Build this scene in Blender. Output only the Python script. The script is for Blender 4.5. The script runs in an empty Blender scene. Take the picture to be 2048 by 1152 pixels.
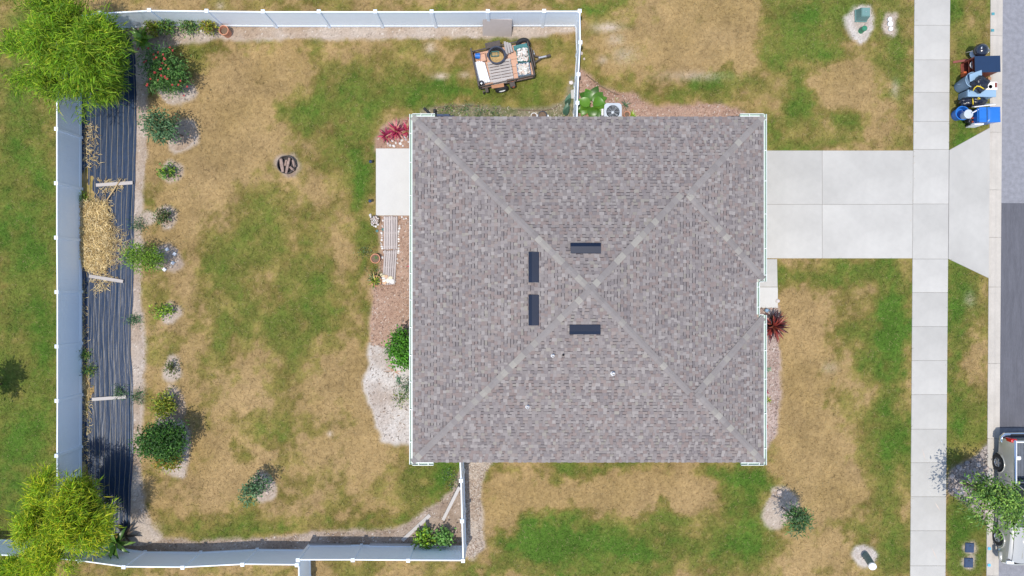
import bpy, bmesh, math, random
import numpy as np
from mathutils import Vector, Matrix

# ------------------------------------------------------------------ camera, sky, sun
sc = bpy.context.scene
col = sc.collection
R = math.radians
CAM_H = 1365.333 / 44.0           # metres above the lawn
PXM = 44.0                        # photo pixels per metre on the ground

cam = bpy.data.cameras.new('drone_camera')
cam.sensor_width = 36.0
cam.lens = 24.0
cam.clip_end = 2000
cam_ob = bpy.data.objects.new('drone_camera', cam)
col.objects.link(cam_ob)
cam_ob.location = (0, 0, CAM_H)
sc.camera = cam_ob

SUN_TO = Vector((-0.12, -0.215, 1.0)).normalized()
elev = math.asin(SUN_TO.z)
azim = math.atan2(SUN_TO.x, SUN_TO.y)
world = bpy.data.worlds.new('World')
sc.world = world
world.use_nodes = True
wn = world.node_tree.nodes
wl = world.node_tree.links
for n in list(wn):
    wn.remove(n)
sky = wn.new('ShaderNodeTexSky')
sky.sky_type = 'NISHITA'
sky.sun_disc = False
sky.sun_elevation = elev
sky.sun_rotation = azim
bg = wn.new('ShaderNodeBackground')
bg.inputs['Strength'].default_value = 0.15
wo = wn.new('ShaderNodeOutputWorld')
wl.new(sky.outputs[0], bg.inputs[0])
wl.new(bg.outputs[0], wo.inputs[0])

sl_ = bpy.data.lights.new('sun', 'SUN')
sl_.energy = 2.6
sl_.angle = R(0.53)
sl_.color = (1.0, 0.945, 0.86)
sun = bpy.data.objects.new('sun', sl_)
col.objects.link(sun)
sun.rotation_euler = SUN_TO.to_track_quat('Z', 'Y').to_euler()
sun.location = (0, 0, 60)

sc.view_settings.view_transform = 'Standard'
sc.view_settings.look = 'None'
sc.view_settings.exposure = 0.58
sc.view_settings.gamma = 1.0
sc.view_settings.use_curve_mapping = False

# ------------------------------------------------------------------ helpers
rng = random.Random(11)
NR = np.random.default_rng(11)


def W(px, py, z=0.0):
    """world point of something at height z that the photo shows at (px, py)"""
    k = (CAM_H - z) / (CAM_H * PXM)
    return Vector(((px - 1024) * k, (576 - py) * k, z))


def M2(px):
    return px / PXM


def tag(o, label=None, cat=None, group=None, kind=None):
    if label: o['label'] = label
    if cat: o['category'] = cat
    if group: o['group'] = group
    if kind: o['kind'] = kind
    return o


def thing(name, label, cat, loc=(0, 0, 0), rz=0.0, group=None):
    o = bpy.data.objects.new(name, None)
    o.empty_display_size = 0.2
    col.objects.link(o)
    o.location = loc
    o.rotation_euler = (0, 0, rz)
    return tag(o, label, cat, group)


_bev = {}


def bevbox(sx, sy, sz, b, seg=1):
    key = (round(sx, 4), round(sy, 4), round(sz, 4), round(b, 4), seg)
    if key not in _bev:
        bm = bmesh.new()
        bmesh.ops.create_cube(bm, size=1.0)
        bmesh.ops.scale(bm, vec=(sx, sy, sz), verts=bm.verts)
        if b > 0:
            bmesh.ops.bevel(bm, geom=list(bm.edges), offset=b, segments=seg, affect='EDGES', profile=0.5)
        bm.verts.index_update()
        _bev[key] = ([v.co.copy() for v in bm.verts], [[v.index for v in f.verts] for f in bm.faces])
        bm.free()
    return _bev[key]


class MB:
    def __init__(s):
        s.v = []; s.f = []; s.c = []

    def add(s, vs, fs, c=None):
        o = len(s.v)
        s.v.extend([tuple(v) for v in vs])
        s.f.extend([tuple(i + o for i in f) for f in fs])
        s.c.extend([c] * len(fs))
        return s

    def box(s, c, size, rz=0.0, bev=0.0, col=None, rx=0.0, ry=0.0, seg=1):
        vs, fs = bevbox(size[0], size[1], size[2], bev, seg)
        m = Matrix.Translation(Vector(c)) @ Matrix.Rotation(rz, 4, 'Z') @ Matrix.Rotation(ry, 4, 'Y') @ Matrix.Rotation(rx, 4, 'X')
        return s.add([m @ v for v in vs], fs, col)

    def beam(s, p0, p1, w, h, col=None, bev=0.0, up=(0, 0, 1)):
        p0 = Vector(p0); p1 = Vector(p1)
        d = p1 - p0
        L = d.length
        x = d.normalized()
        y = Vector(up).cross(x)
        if y.length < 1e-4: y = Vector((0, 1, 0)).cross(x)
        y.normalize()
        z = x.cross(y)
        m = Matrix((x, y, z)).transposed().to_4x4()
        m.translation = (p0 + p1) / 2
        vs, fs = bevbox(L, w, h, bev)
        return s.add([m @ v for v in vs], fs, col)

    def prism(s, poly, z0, z1, col=None, inset=0.0):
        n = len(poly)
        cx = sum(p[0] for p in poly) / n; cy = sum(p[1] for p in poly) / n
        ar = sum(poly[i][0] * poly[(i + 1) % n][1] - poly[(i + 1) % n][0] * poly[i][1] for i in range(n))
        if ar < 0: poly = list(reversed(poly))
        vs = [(p[0], p[1], z0) for p in poly]
        fs = [tuple(reversed(range(n)))]
        if inset > 0:
            vs += [(p[0], p[1], z1 - inset) for p in poly]
            for p in poly:
                d = Vector((cx - p[0], cy - p[1])); d.normalize()
                vs.append((p[0] + d.x * inset * 1.4, p[1] + d.y * inset * 1.4, z1))
            for k in range(2):
                for i in range(n):
                    j = (i + 1) % n
                    fs.append((k * n + i, k * n + j, (k + 1) * n + j, (k + 1) * n + i))
            fs.append(tuple(range(2 * n, 3 * n)))
        else:
            vs += [(p[0], p[1], z1) for p in poly]
            for i in range(n):
                j = (i + 1) % n
                fs.append((i, j, n + j, n + i))
            fs.append(tuple(range(n, 2 * n)))
        return s.add(vs, fs, col)

    def tube(s, pts, r, n=8, col=None, closed=False, cap=True):
        pts = [Vector(p) for p in pts]
        rs = r if isinstance(r, (list, tuple)) else [r] * len(pts)
        vs = []; fs = []
        m = len(pts)
        prev = None
        for i, p in enumerate(pts):
            if closed:
                t = pts[(i + 1) % m] - pts[i - 1]
            else:
                t = pts[min(i + 1, m - 1)] - pts[max(i - 1, 0)]
            t.normalize()
            if prev is None:
                a = Vector((0, 0, 1)) if abs(t.z) < 0.9 else Vector((1, 0, 0))
                a = (a - t * a.dot(t)).normalized()
            else:
                a = (prev - t * prev.dot(t)).normalized()
            prev = a
            b = t.cross(a)
            for k in range(n):
                an = 2 * math.pi * k / n
                vs.append(p + (a * math.cos(an) + b * math.sin(an)) * rs[i])
        rings = m if closed else m - 1
        for i in range(rings):
            for k in range(n):
                k2 = (k + 1) % n; i2 = (i + 1) % m
                fs.append((i * n + k, i * n + k2, i2 * n + k2, i2 * n + k))
        if cap and not closed:
            fs.append(tuple(reversed(range(n))))
            fs.append(tuple(range((m - 1) * n, m * n)))
        return s.add(vs, fs, col)

    def lathe(s, prof, c=(0, 0, 0), n=24, col=None, sx=1.0, sy=1.0, caps=True):
        vs = []; fs = []
        m = len(prof)
        for (r, z) in prof:
            for k in range(n):
                a = 2 * math.pi * k / n
                vs.append((c[0] + r * math.cos(a) * sx, c[1] + r * math.sin(a) * sy, c[2] + z))
        for i in range(m - 1):
            for k in range(n):
                k2 = (k + 1) % n
                fs.append((i * n + k, i * n + k2, (i + 1) * n + k2, (i + 1) * n + k))
        if caps and prof[0][0] > 1e-4: fs.append(tuple(reversed(range(n))))
        if caps and prof[-1][0] > 1e-4: fs.append(tuple(range((m - 1) * n, m * n)))
        return s.add(vs, fs, col)

    def stone(s, c, r, sq=(1, 1, .7), seed=0, col=None, sub=1):
        bm = bmesh.new()
        bmesh.ops.create_icosphere(bm, subdivisions=sub, radius=1.0)
        q = random.Random(seed)
        rot = Matrix.Rotation(q.uniform(0, 6.28), 3, 'Z')
        vs = []
        for v in bm.verts:
            k = 1 + q.uniform(-.18, .18)
            p = rot @ Vector((v.co.x * sq[0] * k, v.co.y * sq[1] * k, v.co.z * sq[2] * k))
            vs.append(Vector(c) + p * r)
        bm.verts.index_update()
        fs = [[v.index for v in f.verts] for f in bm.faces]
        bm.free()
        return s.add(vs, fs, col)

    def build(s, name, mat, parent=None, smooth=False, loc=None, rz=None):
        me = bpy.data.meshes.new(name)
        me.from_pydata(s.v, [], s.f)
        if any(c is not None for c in s.c):
            a = me.attributes.new('Col', 'FLOAT_COLOR', 'FACE')
            arr = np.ones((len(s.f), 4), dtype=np.float32)
            for i, c in enumerate(s.c):
                if c is not None: arr[i, :3] = c[:3]
            a.data.foreach_set('color', arr.ravel())
        me.materials.append(mat)
        me.update()
        if smooth:
            if smooth is True:
                me.shade_smooth()
            else:
                me.shade_smooth()
                me.set_sharp_from_angle(angle=R(smooth))
        o = bpy.data.objects.new(name, me)
        col.objects.link(o)
        if parent: o.parent = parent
        if loc is not None: o.location = loc
        if rz is not None: o.rotation_euler = (0, 0, rz)
        return o


def npmesh(name, V, F, mat, C=None, parent=None, smooth=False, point=False, loc=None):
    """fast mesh: V (n,3), F (m,3 or 4), C per face or per point colours"""
    me = bpy.data.meshes.new(name)
    V = np.asarray(V, dtype=np.float32); F = np.asarray(F, dtype=np.int32)
    k = F.shape[1]
    me.vertices.add(len(V)); me.vertices.foreach_set('co', V.ravel())
    me.loops.add(F.size); me.loops.foreach_set('vertex_index', F.ravel())
    me.polygons.add(len(F))
    me.polygons.foreach_set('loop_start', np.arange(0, F.size, k, dtype=np.int32))
    me.polygons.foreach_set('loop_total', np.full(len(F), k, dtype=np.int32))
    me.update(calc_edges=True)
    if C is not None:
        C = np.asarray(C, dtype=np.float32)
        a = me.attributes.new('Col', 'FLOAT_COLOR', 'POINT' if point else 'FACE')
        C4 = np.ones((len(C), 4), dtype=np.float32); C4[:, :3] = C
        a.data.foreach_set('color', C4.ravel())
    me.materials.append(mat)
    if smooth: me.shade_smooth()
    o = bpy.data.objects.new(name, me)
    col.objects.link(o)
    if parent: o.parent = parent
    if loc is not None: o.location = loc
    return o


# ------------------------------------------------------------------ materials
def mat(name, color=(.5, .5, .5), rough=.7, metal=0.0, spec=.5, attr=False, var=.12, scale=6.0, bump=0.0,
        bscale=60.0, trans=0.0, coat=0.0, rnd=0.0, stain=0.0, stretch=None, detail=5.0, ior=None):
    m = bpy.data.materials.new(name)
    m.use_nodes = True
    nt = m.node_tree
    N = nt.nodes; L = nt.links
    p = N['Principled BSDF']
    p.inputs['Roughness'].default_value = rough
    p.inputs['Metallic'].default_value = metal
    p.inputs['Specular IOR Level'].default_value = spec
    p.inputs['Coat Weight'].default_value = coat
    p.inputs['Coat Roughness'].default_value = .08
    tc = N.new('ShaderNodeTexCoord')
    src = tc.outputs['Object']
    if stretch:
        mp = N.new('ShaderNodeMapping')
        mp.inputs['Scale'].default_value = stretch
        L.new(src, mp.inputs['Vector'])
        src = mp.outputs['Vector']
    if attr:
        a = N.new('ShaderNodeAttribute'); a.attribute_name = 'Col'
        base = a.outputs['Color']
    else:
        c = N.new('ShaderNodeRGB'); c.outputs[0].default_value = (*color, 1)
        base = c.outputs[0]
    nz = N.new('ShaderNodeTexNoise')
    nz.inputs['Scale'].default_value = scale; nz.inputs['Detail'].default_value = detail
    nz.inputs['Roughness'].default_value = .65
    L.new(src, nz.inputs['Vector'])
    mr = N.new('ShaderNodeMapRange')
    mr.inputs['From Min'].default_value = .25; mr.inputs['From Max'].default_value = .75
    mr.inputs['To Min'].default_value = 1 - var; mr.inputs['To Max'].default_value = 1 + var
    L.new(nz.outputs['Fac'], mr.inputs['Value'])
    fac = mr.outputs['Result']
    if stain > 0:
        n2 = N.new('ShaderNodeTexNoise'); n2.inputs['Scale'].default_value = scale * .13; n2.inputs['Detail'].default_value = 6
        L.new(src, n2.inputs['Vector'])
        m2 = N.new('ShaderNodeMapRange')
        m2.inputs['From Min'].default_value = .35; m2.inputs['From Max'].default_value = .65
        m2.inputs['To Min'].default_value = 1 - stain; m2.inputs['To Max'].default_value = 1 + stain * .4
        L.new(n2.outputs['Fac'], m2.inputs['Value'])
        mm = N.new('ShaderNodeMath'); mm.operation = 'MULTIPLY'
        L.new(fac, mm.inputs[0]); L.new(m2.outputs['Result'], mm.inputs[1]); fac = mm.outputs[0]
    if rnd > 0:
        oi = N.new('ShaderNodeObjectInfo')
        m3 = N.new('ShaderNodeMapRange')
        m3.inputs['To Min'].default_value = 1 - rnd; m3.inputs['To Max'].default_value = 1 + rnd
        L.new(oi.outputs['Random'], m3.inputs['Value'])
        mm = N.new('ShaderNodeMath'); mm.operation = 'MULTIPLY'
        L.new(fac, mm.inputs[0]); L.new(m3.outputs['Result'], mm.inputs[1]); fac = mm.outputs[0]
    vm = N.new('ShaderNodeVectorMath'); vm.operation = 'SCALE'
    L.new(base, vm.inputs[0]); L.new(fac, vm.inputs['Scale'])
    L.new(vm.outputs[0], p.inputs['Base Color'])
    if bump > 0:
        bn = N.new('ShaderNodeTexNoise'); bn.inputs['Scale'].default_value = bscale; bn.inputs['Detail'].default_value = 4
        L.new(src, bn.inputs['Vector'])
        b = N.new('ShaderNodeBump'); b.inputs['Strength'].default_value = bump; b.inputs['Distance'].default_value = .02
        L.new(bn.outputs['Fac'], b.inputs['Height'])
        L.new(b.outputs['Normal'], p.inputs['Normal'])
    if trans > 0:
        t = N.new('ShaderNodeBsdfTranslucent')
        L.new(vm.outputs[0], t.inputs['Color'])
        mx = N.new('ShaderNodeMixShader'); mx.inputs[0].default_value = trans
        L.new(p.outputs[0], mx.inputs[1]); L.new(t.outputs[0], mx.inputs[2])
        L.new(mx.outputs[0], N['Material Output'].inputs['Surface'])
    return m


MT = dict(
    lawn=mat('lawn_soil', attr=True, rough=1, spec=.1, var=.18, scale=9, bump=.6, bscale=25),
    grass=mat('grass_blades', attr=True, rough=.8, spec=.15, var=.05, trans=.25),
    soil=mat('loose_soil', attr=True, rough=1, spec=.1, var=.22, scale=22, bump=.8, bscale=45),
    concrete=mat('broom_concrete', (.440, .424, .390), rough=.9, spec=.2, var=.035, scale=3.2, bump=.15, bscale=160, rnd=.055, stain=.10, detail=8),
    patio=mat('patio_concrete', (.53, .515, .48), rough=.9, spec=.2, var=.03, scale=14, bump=.1, bscale=160, stain=.03),
    curb=mat('curb_concrete', (.47, .43, .375), rough=.9, spec=.2, var=.06, scale=9, bump=.15, bscale=120, rnd=.03, stain=.08),
    joint=mat('joint_filler', (.25, .235, .205), rough=1, var=.2),
    asphalt_old=mat('worn_asphalt', (.245, .245, .265), rough=.95, spec=.2, var=.16, scale=40, bump=.4, bscale=140, stain=.14),
    asphalt_new=mat('newer_asphalt', (.115, .115, .13), rough=.95, spec=.2, var=.16, scale=45, bump=.4, bscale=140, stain=.12, stretch=(1, .12, 1)),
    vinyl=mat('white_vinyl_sky_tint', (.84, .90, .96), rough=.45, spec=.4, var=.02, scale=3),  # white vinyl; blue skylight of the shaded panels is painted into the colour
    shingle=mat('asphalt_shingle', attr=True, rough=.95, spec=.15, var=.10, scale=35, bump=.3, bscale=220),
    stucco=mat('house_stucco', (.62, .60, .55), rough=.95, var=.05, scale=20, bump=.3, bscale=120),
    gutter=mat('gutter_paint', (.42, .52, .45), rough=.5, var=.05, scale=4),
    gutter_trim=mat('gutter_bracket_paint', (.66, .69, .65), rough=.45, var=.03),
    vent=mat('dark_vent_metal', (.006, .013, .032), rough=.5, spec=.28, var=.12, scale=3),  # black metal; its blue cast is sky reflection put into the base colour
    pipe=mat('pvc_pipe', (.72, .72, .72), rough=.5, var=.05),
    rubber=mat('black_rubber', (.018, .018, .02), rough=.75, var=.2, bump=.2),
    dark=mat('dark_opening', (.01, .01, .012), rough=.6, var=.1),
    glass=mat('window_glass', (.03, .045, .055), rough=.06, spec=.7, var=.03),
    plastic_sheet=mat('black_plastic_sky_tint', (.008, .024, .058), rough=.42, spec=.4, var=.25, scale=5, bump=.25, bscale=18),  # black plastic, with the blue of the reflected sky painted into its base
    seam=mat('tan_seam_thread', (.24, .21, .155), rough=.8, var=.2),
    straw=mat('dry_straw', attr=True, rough=.85, spec=.2, var=.1, trans=.15),
    leaf=mat('leaves', attr=True, rough=.5, spec=.35, var=.12, scale=5, trans=.28),
    leaf_gloss=mat('glossy_leaves', attr=True, rough=.35, spec=.5, var=.12, scale=8, trans=.2),
    bark=mat('bark', (.16, .115, .075), rough=.95, var=.3, scale=12, bump=.5, bscale=30),
    culm=mat('bamboo_culm', (.20, .24, .07), rough=.45, var=.2, scale=6),
    wood_grey=mat('weathered_wood', (.40, .365, .34), rough=.9, spec=.2, var=.20, scale=5, bump=.3, bscale=30, rnd=.10, stretch=(.5, 9, 9)),
    wood_grey_y=mat('weathered_deck_wood', (.44, .385, .36), rough=.9, spec=.2, var=.22, scale=5, bump=.3, bscale=30, rnd=.10, stretch=(9, .5, 9)),
    wood_pale=mat('pale_board', (.43, .40, .375), rough=.9, var=.15, scale=5, bump=.2, rnd=.05, stretch=(.5, 9, 9)),
    plywood=mat('pinkish_plywood', (.56, .34, .24), rough=.85, var=.10, scale=5, stretch=(.5, 6, 6)),
    brownboard=mat('brown_board', (.38, .19, .10), rough=.85, var=.15, scale=5),
    panel=mat('leaning_panel', (.40, .35, .325), rough=.85, var=.06, scale=9, bump=.1),
    terracotta=mat('terracotta', (.55, .24, .14), rough=.85, var=.14, scale=9, bump=.1),
    potsoil=mat('potting_soil', (.16, .11, .075), rough=1, var=.3, scale=30, bump=.6),
    stone=mat('pale_stone', attr=True, rough=.85, spec=.2, var=.15, scale=14, bump=.3, bscale=40),
    steel=mat('galvanised_steel', (.48, .49, .50), rough=.35, metal=.8, var=.1),
    rust=mat('rusty_steel', (.085, .07, .062), rough=.75, metal=.2, var=.3, scale=10, bump=.2),
    black_paint=mat('black_enamel', (.012, .016, .03), rough=.15, spec=.6, coat=.5, var=.08),
    white_paint=mat('white_paint', (.78, .78, .78), rough=.5, var=.04),
    tub=mat('dark_tub_plastic', (.022, .030, .055), rough=.5, var=.12),
    blue=mat('blue_plastic', (.02, .15, .50), rough=.32, spec=.5, var=.06),
    navy=mat('navy_laminate', (.008, .028, .075), rough=.42, var=.08),
    redwood=mat('red_brown_wood', (.19, .042, .026), rough=.6, var=.25, scale=6, stretch=(.5, 6, 6)),
    greyblue=mat('grey_blue_plastic', (.13, .20, .28), rough=.5, var=.07),
    greyblue_paint=mat('grey_blue_paint', (.24, .37, .50), rough=.5, var=.06, scale=4),
    bag=mat('black_bin_bag', (.010, .012, .022), rough=.25, spec=.6, var=.1, bump=.7, bscale=14),
    yellow=mat('yellow_strap', (.75, .55, .02), rough=.5, var=.05),
    teal=mat('teal_wire', (.035, .16, .155), rough=.5, var=.1),
    green_paint=mat('utility_green', (.13, .24, .22), rough=.45, var=.06),
    green_dark=mat('utility_dark_green', (.035, .19, .10), rough=.45, var=.06),
    pedestal=mat('grey_green_plastic', (.14, .21, .20), rough=.5, var=.06),
    meter=mat('blue_black_lid', (.022, .045, .10), rough=.55, var=.15),
    ac=mat('ac_paint', (.46, .50, .54), rough=.45, var=.04),
    ac_metal=mat('ac_guard', (.50, .54, .58), rough=.4, var=.08),
    truck=mat('champagne_car_paint', (.50, .485, .44), rough=.28, metal=.35, spec=.5, coat=.7, var=.02, scale=2),
    truck_trim=mat('dark_car_trim', (.02, .021, .024), rough=.5, var=.1),
    chrome=mat('chrome', (.72, .74, .76), rough=.12, metal=1, var=.03),
    tail_red=mat('red_lamp_lens', (.55, .008, .012), rough=.15, coat=.6, var=.05),
    lamp_clear=mat('clear_lamp_lens', (.70, .72, .74), rough=.1, coat=.6, var=.05),
    bedliner=mat('bed_liner', (.10, .115, .14), rough=.55, var=.15, scale=4),
    blue_mark=mat('blue_marking_paint', (.10, .42, .72), rough=.8, var=.12, scale=20),
    teal_mark=mat('teal_marker', (.06, .26, .30), rough=.6, var=.1),
    char=mat('charred_wood', (.30, .21, .17), rough=.95, var=.4, scale=8, bump=.6, bscale=22),
    flower=mat('red_flower', (.42, .03, .035), rough=.6, var=.2, trans=.2),
    ash=mat('ash', (.05, .045, .045), rough=1, var=.4, scale=25, bump=.6),
    paper=mat('printed_panel', (.80, .80, .80), rough=.5, var=.03),
    ink_blue=mat('blue_print', (.12, .22, .48), rough=.5, var=.2),
    orange=mat('orange_red_plastic', (.55, .12, .04), rough=.5, var=.3, scale=12),
)


# ------------------------------------------------------------------ noise, lawn colour, patches of soil
class VN:
    def __init__(s, seed):
        s.g = np.random.default_rng(seed).random((256, 256))

    def __call__(s, x, y):
        xi = np.floor(x).astype(int); yi = np.floor(y).astype(int)
        fx = x - xi; fy = y - yi
        fx = fx * fx * (3 - 2 * fx); fy = fy * fy * (3 - 2 * fy)
        g = s.g
        a = g[xi % 256, yi % 256]; b = g[(xi + 1) % 256, yi % 256]
        c = g[xi % 256, (yi + 1) % 256]; d = g[(xi + 1) % 256, (yi + 1) % 256]
        return (a * (1 - fx) + b * fx) * (1 - fy) + (c * (1 - fx) + d * fx) * fy


_vn = [VN(100 + i) for i in range(8)]


def fbm(x, y, scale, octv=4, seed=0, gain=.55):
    """x, y in metres, scale = size of the largest features in metres; 0..1"""
    t = 0; amp = 1; tot = 0
    for o in range(octv):
        k = (2 ** o) / scale
        t = t + amp * _vn[(seed + o) % 8](x * k + 37.1 * o + seed * 11, y * k + 17.7 * o)
        tot += amp; amp *= gain
    return t / tot


def inside(poly, x, y):
    r = np.zeros(x.shape, dtype=bool)
    n = len(poly)
    for i in range(n):
        x0, y0 = poly[i]; x1, y1 = poly[(i + 1) % n]
        if y0 == y1: continue
        c = ((y0 > y) != (y1 > y)) & (x < (x1 - x0) * (y - y0) / (y1 - y0) + x0)
        r ^= c
    return r


def distpoly(poly, x, y):
    d = np.full(x.shape, 1e9)
    n = len(poly)
    for i in range(n):
        x0, y0 = poly[i]; x1, y1 = poly[(i + 1) % n]
        dx, dy = x1 - x0, y1 - y0
        t = np.clip(((x - x0) * dx + (y - y0) * dy) / (dx * dx + dy * dy + 1e-9), 0, 1)
        d = np.minimum(d, np.hypot(x - x0 - t * dx, y - y0 - t * dy))
    return d


def ss(a, b, x):
    t = np.clip((x - a) / (b - a), 0, 1)
    return t * t * (3 - 2 * t)


# places that are greener (+) or drier (-): photo x, y, radius x, radius y, amount
GREEN = [
    (50, 500, 70, 170, .55), (85, 700, 40, 130, .45), (40, 880, 60, 90, .45), (60, 1010, 90, 70, .6), (45, 310, 50, 50, .45), (60, 20, 80, 30, .1),
    (15, 350, 22, 60, .15), (45, 790, 35, 40, -.35), (20, 230, 30, 60, .1),
    (565, 450, 75, 90, .5), (520, 400, 50, 50, .3), (470, 500, 60, 60, .45), (440, 550, 40, 40, .45), (620, 470, 40, 40, .3), (640, 600, 75, 75, .75), (610, 560, 50, 50, .4),
    (480, 600, 70, 70, .5), (570, 560, 40, 30, .4), (415, 740, 32, 60, .65), (460, 740, 25, 40, .4), (430, 670, 30, 40, .4),
    (530, 690, 60, 60, .35), (600, 720, 40, 50, .35), (570, 790, 60, 50, .35), (530, 860, 70, 50, .6), (510, 1020, 60, 40, .5), (470, 1060, 100, 22, .5),
    (350, 1062, 50, 22, .45), (600, 1062, 90, 18, .5), (700, 1050, 70, 18, .35), (690, 850, 50, 30, .3), (700, 950, 40, 40, .15), (600, 640, 60, 60, .3),
    (725, 370, 25, 130, .75), (660, 300, 60, 50, .45), (690, 340, 50, 60, .35), (720, 300, 30, 30, .4), (735, 520, 22, 60, .6), (735, 650, 15, 70, .35),
    (330, 690, 25, 40, .25), (300, 560, 15, 80, .15), (295, 400, 16, 50, .35), (300, 620, 16, 30, .2), (300, 760, 18, 90, .15),
    (870, 180, 80, 40, .75), (760, 200, 70, 50, .3), (700, 190, 45, 45, .5), (620, 210, 50, 40, .45), (580, 220, 45, 35, .5), (960, 195, 70, 30, .55), (820, 110, 60, 50, .4), (760, 130, 60, 50, .1),
    (1060, 180, 70, 30, .55), (1100, 90, 50, 40, .45), (1120, 140, 40, 50, .25), (980, 80, 60, 15, .3), (900, 200, 90, 20, .5), (1040, 70, 60, 14, .4),
    (640, 100, 15, 60, .35), (480, 90, 100, 18, .35), (385, 105, 50, 18, .3), (380, 140, 40, 40, .25), (900, 110, 30, 25, -.2), (880, 150, 25, 12, -.35), (985, 145, 40, 20, .1),
    (870, 955, 60, 32, .9), (900, 965, 30, 40, .6), (840, 1010, 30, 30, .4),
    (700, 780, 60, 60, -.2), (650, 930, 80, 70, -.3), (420, 950, 80, 80, -.25), (520, 200, 80, 80, -.3), (420, 300, 90, 120, -.4), (640, 420, 40, 50, -.05), (380, 620, 40, 60, -.2),
    (500, 760, 40, 60, -.15), (700, 720, 50, 40, -.25), (360, 470, 40, 60, -.3), (800, 1040, 60, 20, .35),
    # front, north part
    (1200, 12, 60, 22, .75), (1080, 8, 140, 14, .45), (880, 8, 60, 10, .4), (600, 8, 300, 12, .1), (1400, 60, 110, 60, -.55), (1350, 120, 110, 30, -.5), (1480, 40, 40, 60, -.35),
    (1590, 30, 90, 45, .65), (1540, 110, 30, 40, .6), (1600, 95, 60, 30, .45), (1650, 110, 45, 30, .65), (1440, 170, 70, 35, .75), (1380, 190, 60, 25, .45), (1250, 170, 55, 35, .6), (1190, 60, 30, 60, .2),
    (1600, 200, 36, 48, .8), (1320, 200, 50, 30, .35), (1500, 190, 50, 25, .25), (1690, 245, 32, 28, .7), (1770, 130, 50, 50, .6), (1800, 190, 30, 80, .5), (1545, 270, 22, 30, .7), (1680, 285, 140, 14, .3),
    (1780, 25, 40, 40, .55), (1660, 20, 60, 40, .4), (1650, 55, 80, 20, .05), (1700, 160, 60, 40, -.45), (1640, 160, 30, 20, -.3), (1780, 190, 14, 30, -.4), (1760, 250, 40, 25, -.2), (1640, 250, 40, 30, -.1),
    # front, south part
    (1690, 545, 110, 25, .65), (1600, 550, 60, 30, .55), (1785, 600, 40, 60, .8), (1785, 680, 42, 80, .9), (1700, 650, 50, 30, .35), (1720, 720, 28, 30, .55), (1790, 770, 35, 40, .6),
    (1770, 850, 60, 50, .75), (1800, 900, 30, 60, .6), (1650, 810, 40, 50, .2), (1590, 680, 40, 80, -.55), (1630, 620, 30, 20, -.15), (1600, 800, 40, 80, -.5), (1640, 900, 60, 60, -.45), (1560, 860, 25, 80, -.35), (1680, 740, 40, 20, -.25),
    (1600, 1100, 90, 60, -.45), (1650, 1010, 50, 50, -.35), (1760, 940, 50, 60, .5), (1780, 1030, 50, 70, .55), (1790, 1110, 40, 50, .55), (1690, 1060, 40, 30, .25),
    # south side lawn
    (1100, 1095, 95, 35, .95), (1070, 1070, 60, 30, .7), (1230, 1105, 130, 34, .85), (1230, 1060, 70, 30, .5), (1340, 1070, 60, 40, .55), (1380, 1030, 40, 25, .35), (1330, 1020, 40, 20, .3),
    (1140, 950, 70, 25, .6), (1240, 935, 60, 14, .5), (1000, 940, 30, 14, .4), (1090, 1000, 100, 28, -.6), (1030, 970, 40, 40, -.35), (1290, 985, 110, 35, -.65), (1000, 1050, 25, 40, -.35), (1400, 1070, 30, 15, -.35),
    (1450, 960, 50, 30, .8), (1490, 1000, 55, 50, .75), (1480, 1090, 80, 40, .9), (1510, 950, 25, 30, .5), (1300, 1125, 40, 20, -.35), (1430, 940, 30, 15, .4), (1000, 1130, 60, 16, .3), (960, 1140, 50, 14, .2), (720, 1140, 240, 12, -.1),
    (1150, 1140, 300, 14, .35),
    # verge by the street
    (1920, 600, 40, 80, .5), (1910, 760, 25, 140, .55), (1955, 690, 22, 60, -.5), (1945, 850, 30, 60, .35), (1930, 1060, 40, 60, .65), (1935, 1120, 40, 40, .3), (1930, 150, 45, 90, .35), (1935, 260, 35, 40, .6),
    (1950, 30, 20, 30, -.25), (1920, 20, 25, 30, .4), (1960, 600, 18, 25, -.3),
]
GREEN = np.array(GREEN, dtype=float)

TAN = np.array([.268, .186, .074]); TAN2 = np.array([.330, .228, .112]); OLIVE = np.array([.160, .130, .036])
GOLD = np.array([.222, .180, .054])
GRN = np.array([.116, .142, .027]); GRN2 = np.array([.068, .130, .018])


def lawn_green(px, py):
    x = (px - 1024) / PXM; y = (576 - py) / PXM
    wx = (fbm(x, y, 1.3, 5, 1, .7) - .5) * 95; wy = (fbm(x, y, 1.3, 5, 5, .7) - .5) * 95
    qx = px + wx; qy = py + wy
    g = np.full(px.shape, .25)
    for (bx, by, rx, ry, a) in GREEN:
        g = g + a * (.74 if 380 < bx < 690 and 380 < by < 900 and a > 0 else 1.18 if (bx > 1520 and a > 0) or (by > 920 and bx > 960 and a > 0) else .92) * np.exp(-(((qx - bx) / rx) ** 2 + ((qy - by) / ry) ** 2))
    g = g + np.where(px < 112, .48, 0)
    g = g + np.where(px > 1895, .28, 0)
    g = g + (fbm(x, y, 2.2, 5, 2, .65) - .5) * 1.15 + (fbm(x, y, .55, 4, 3, .75) - .5) * 1.0
    return g


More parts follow.
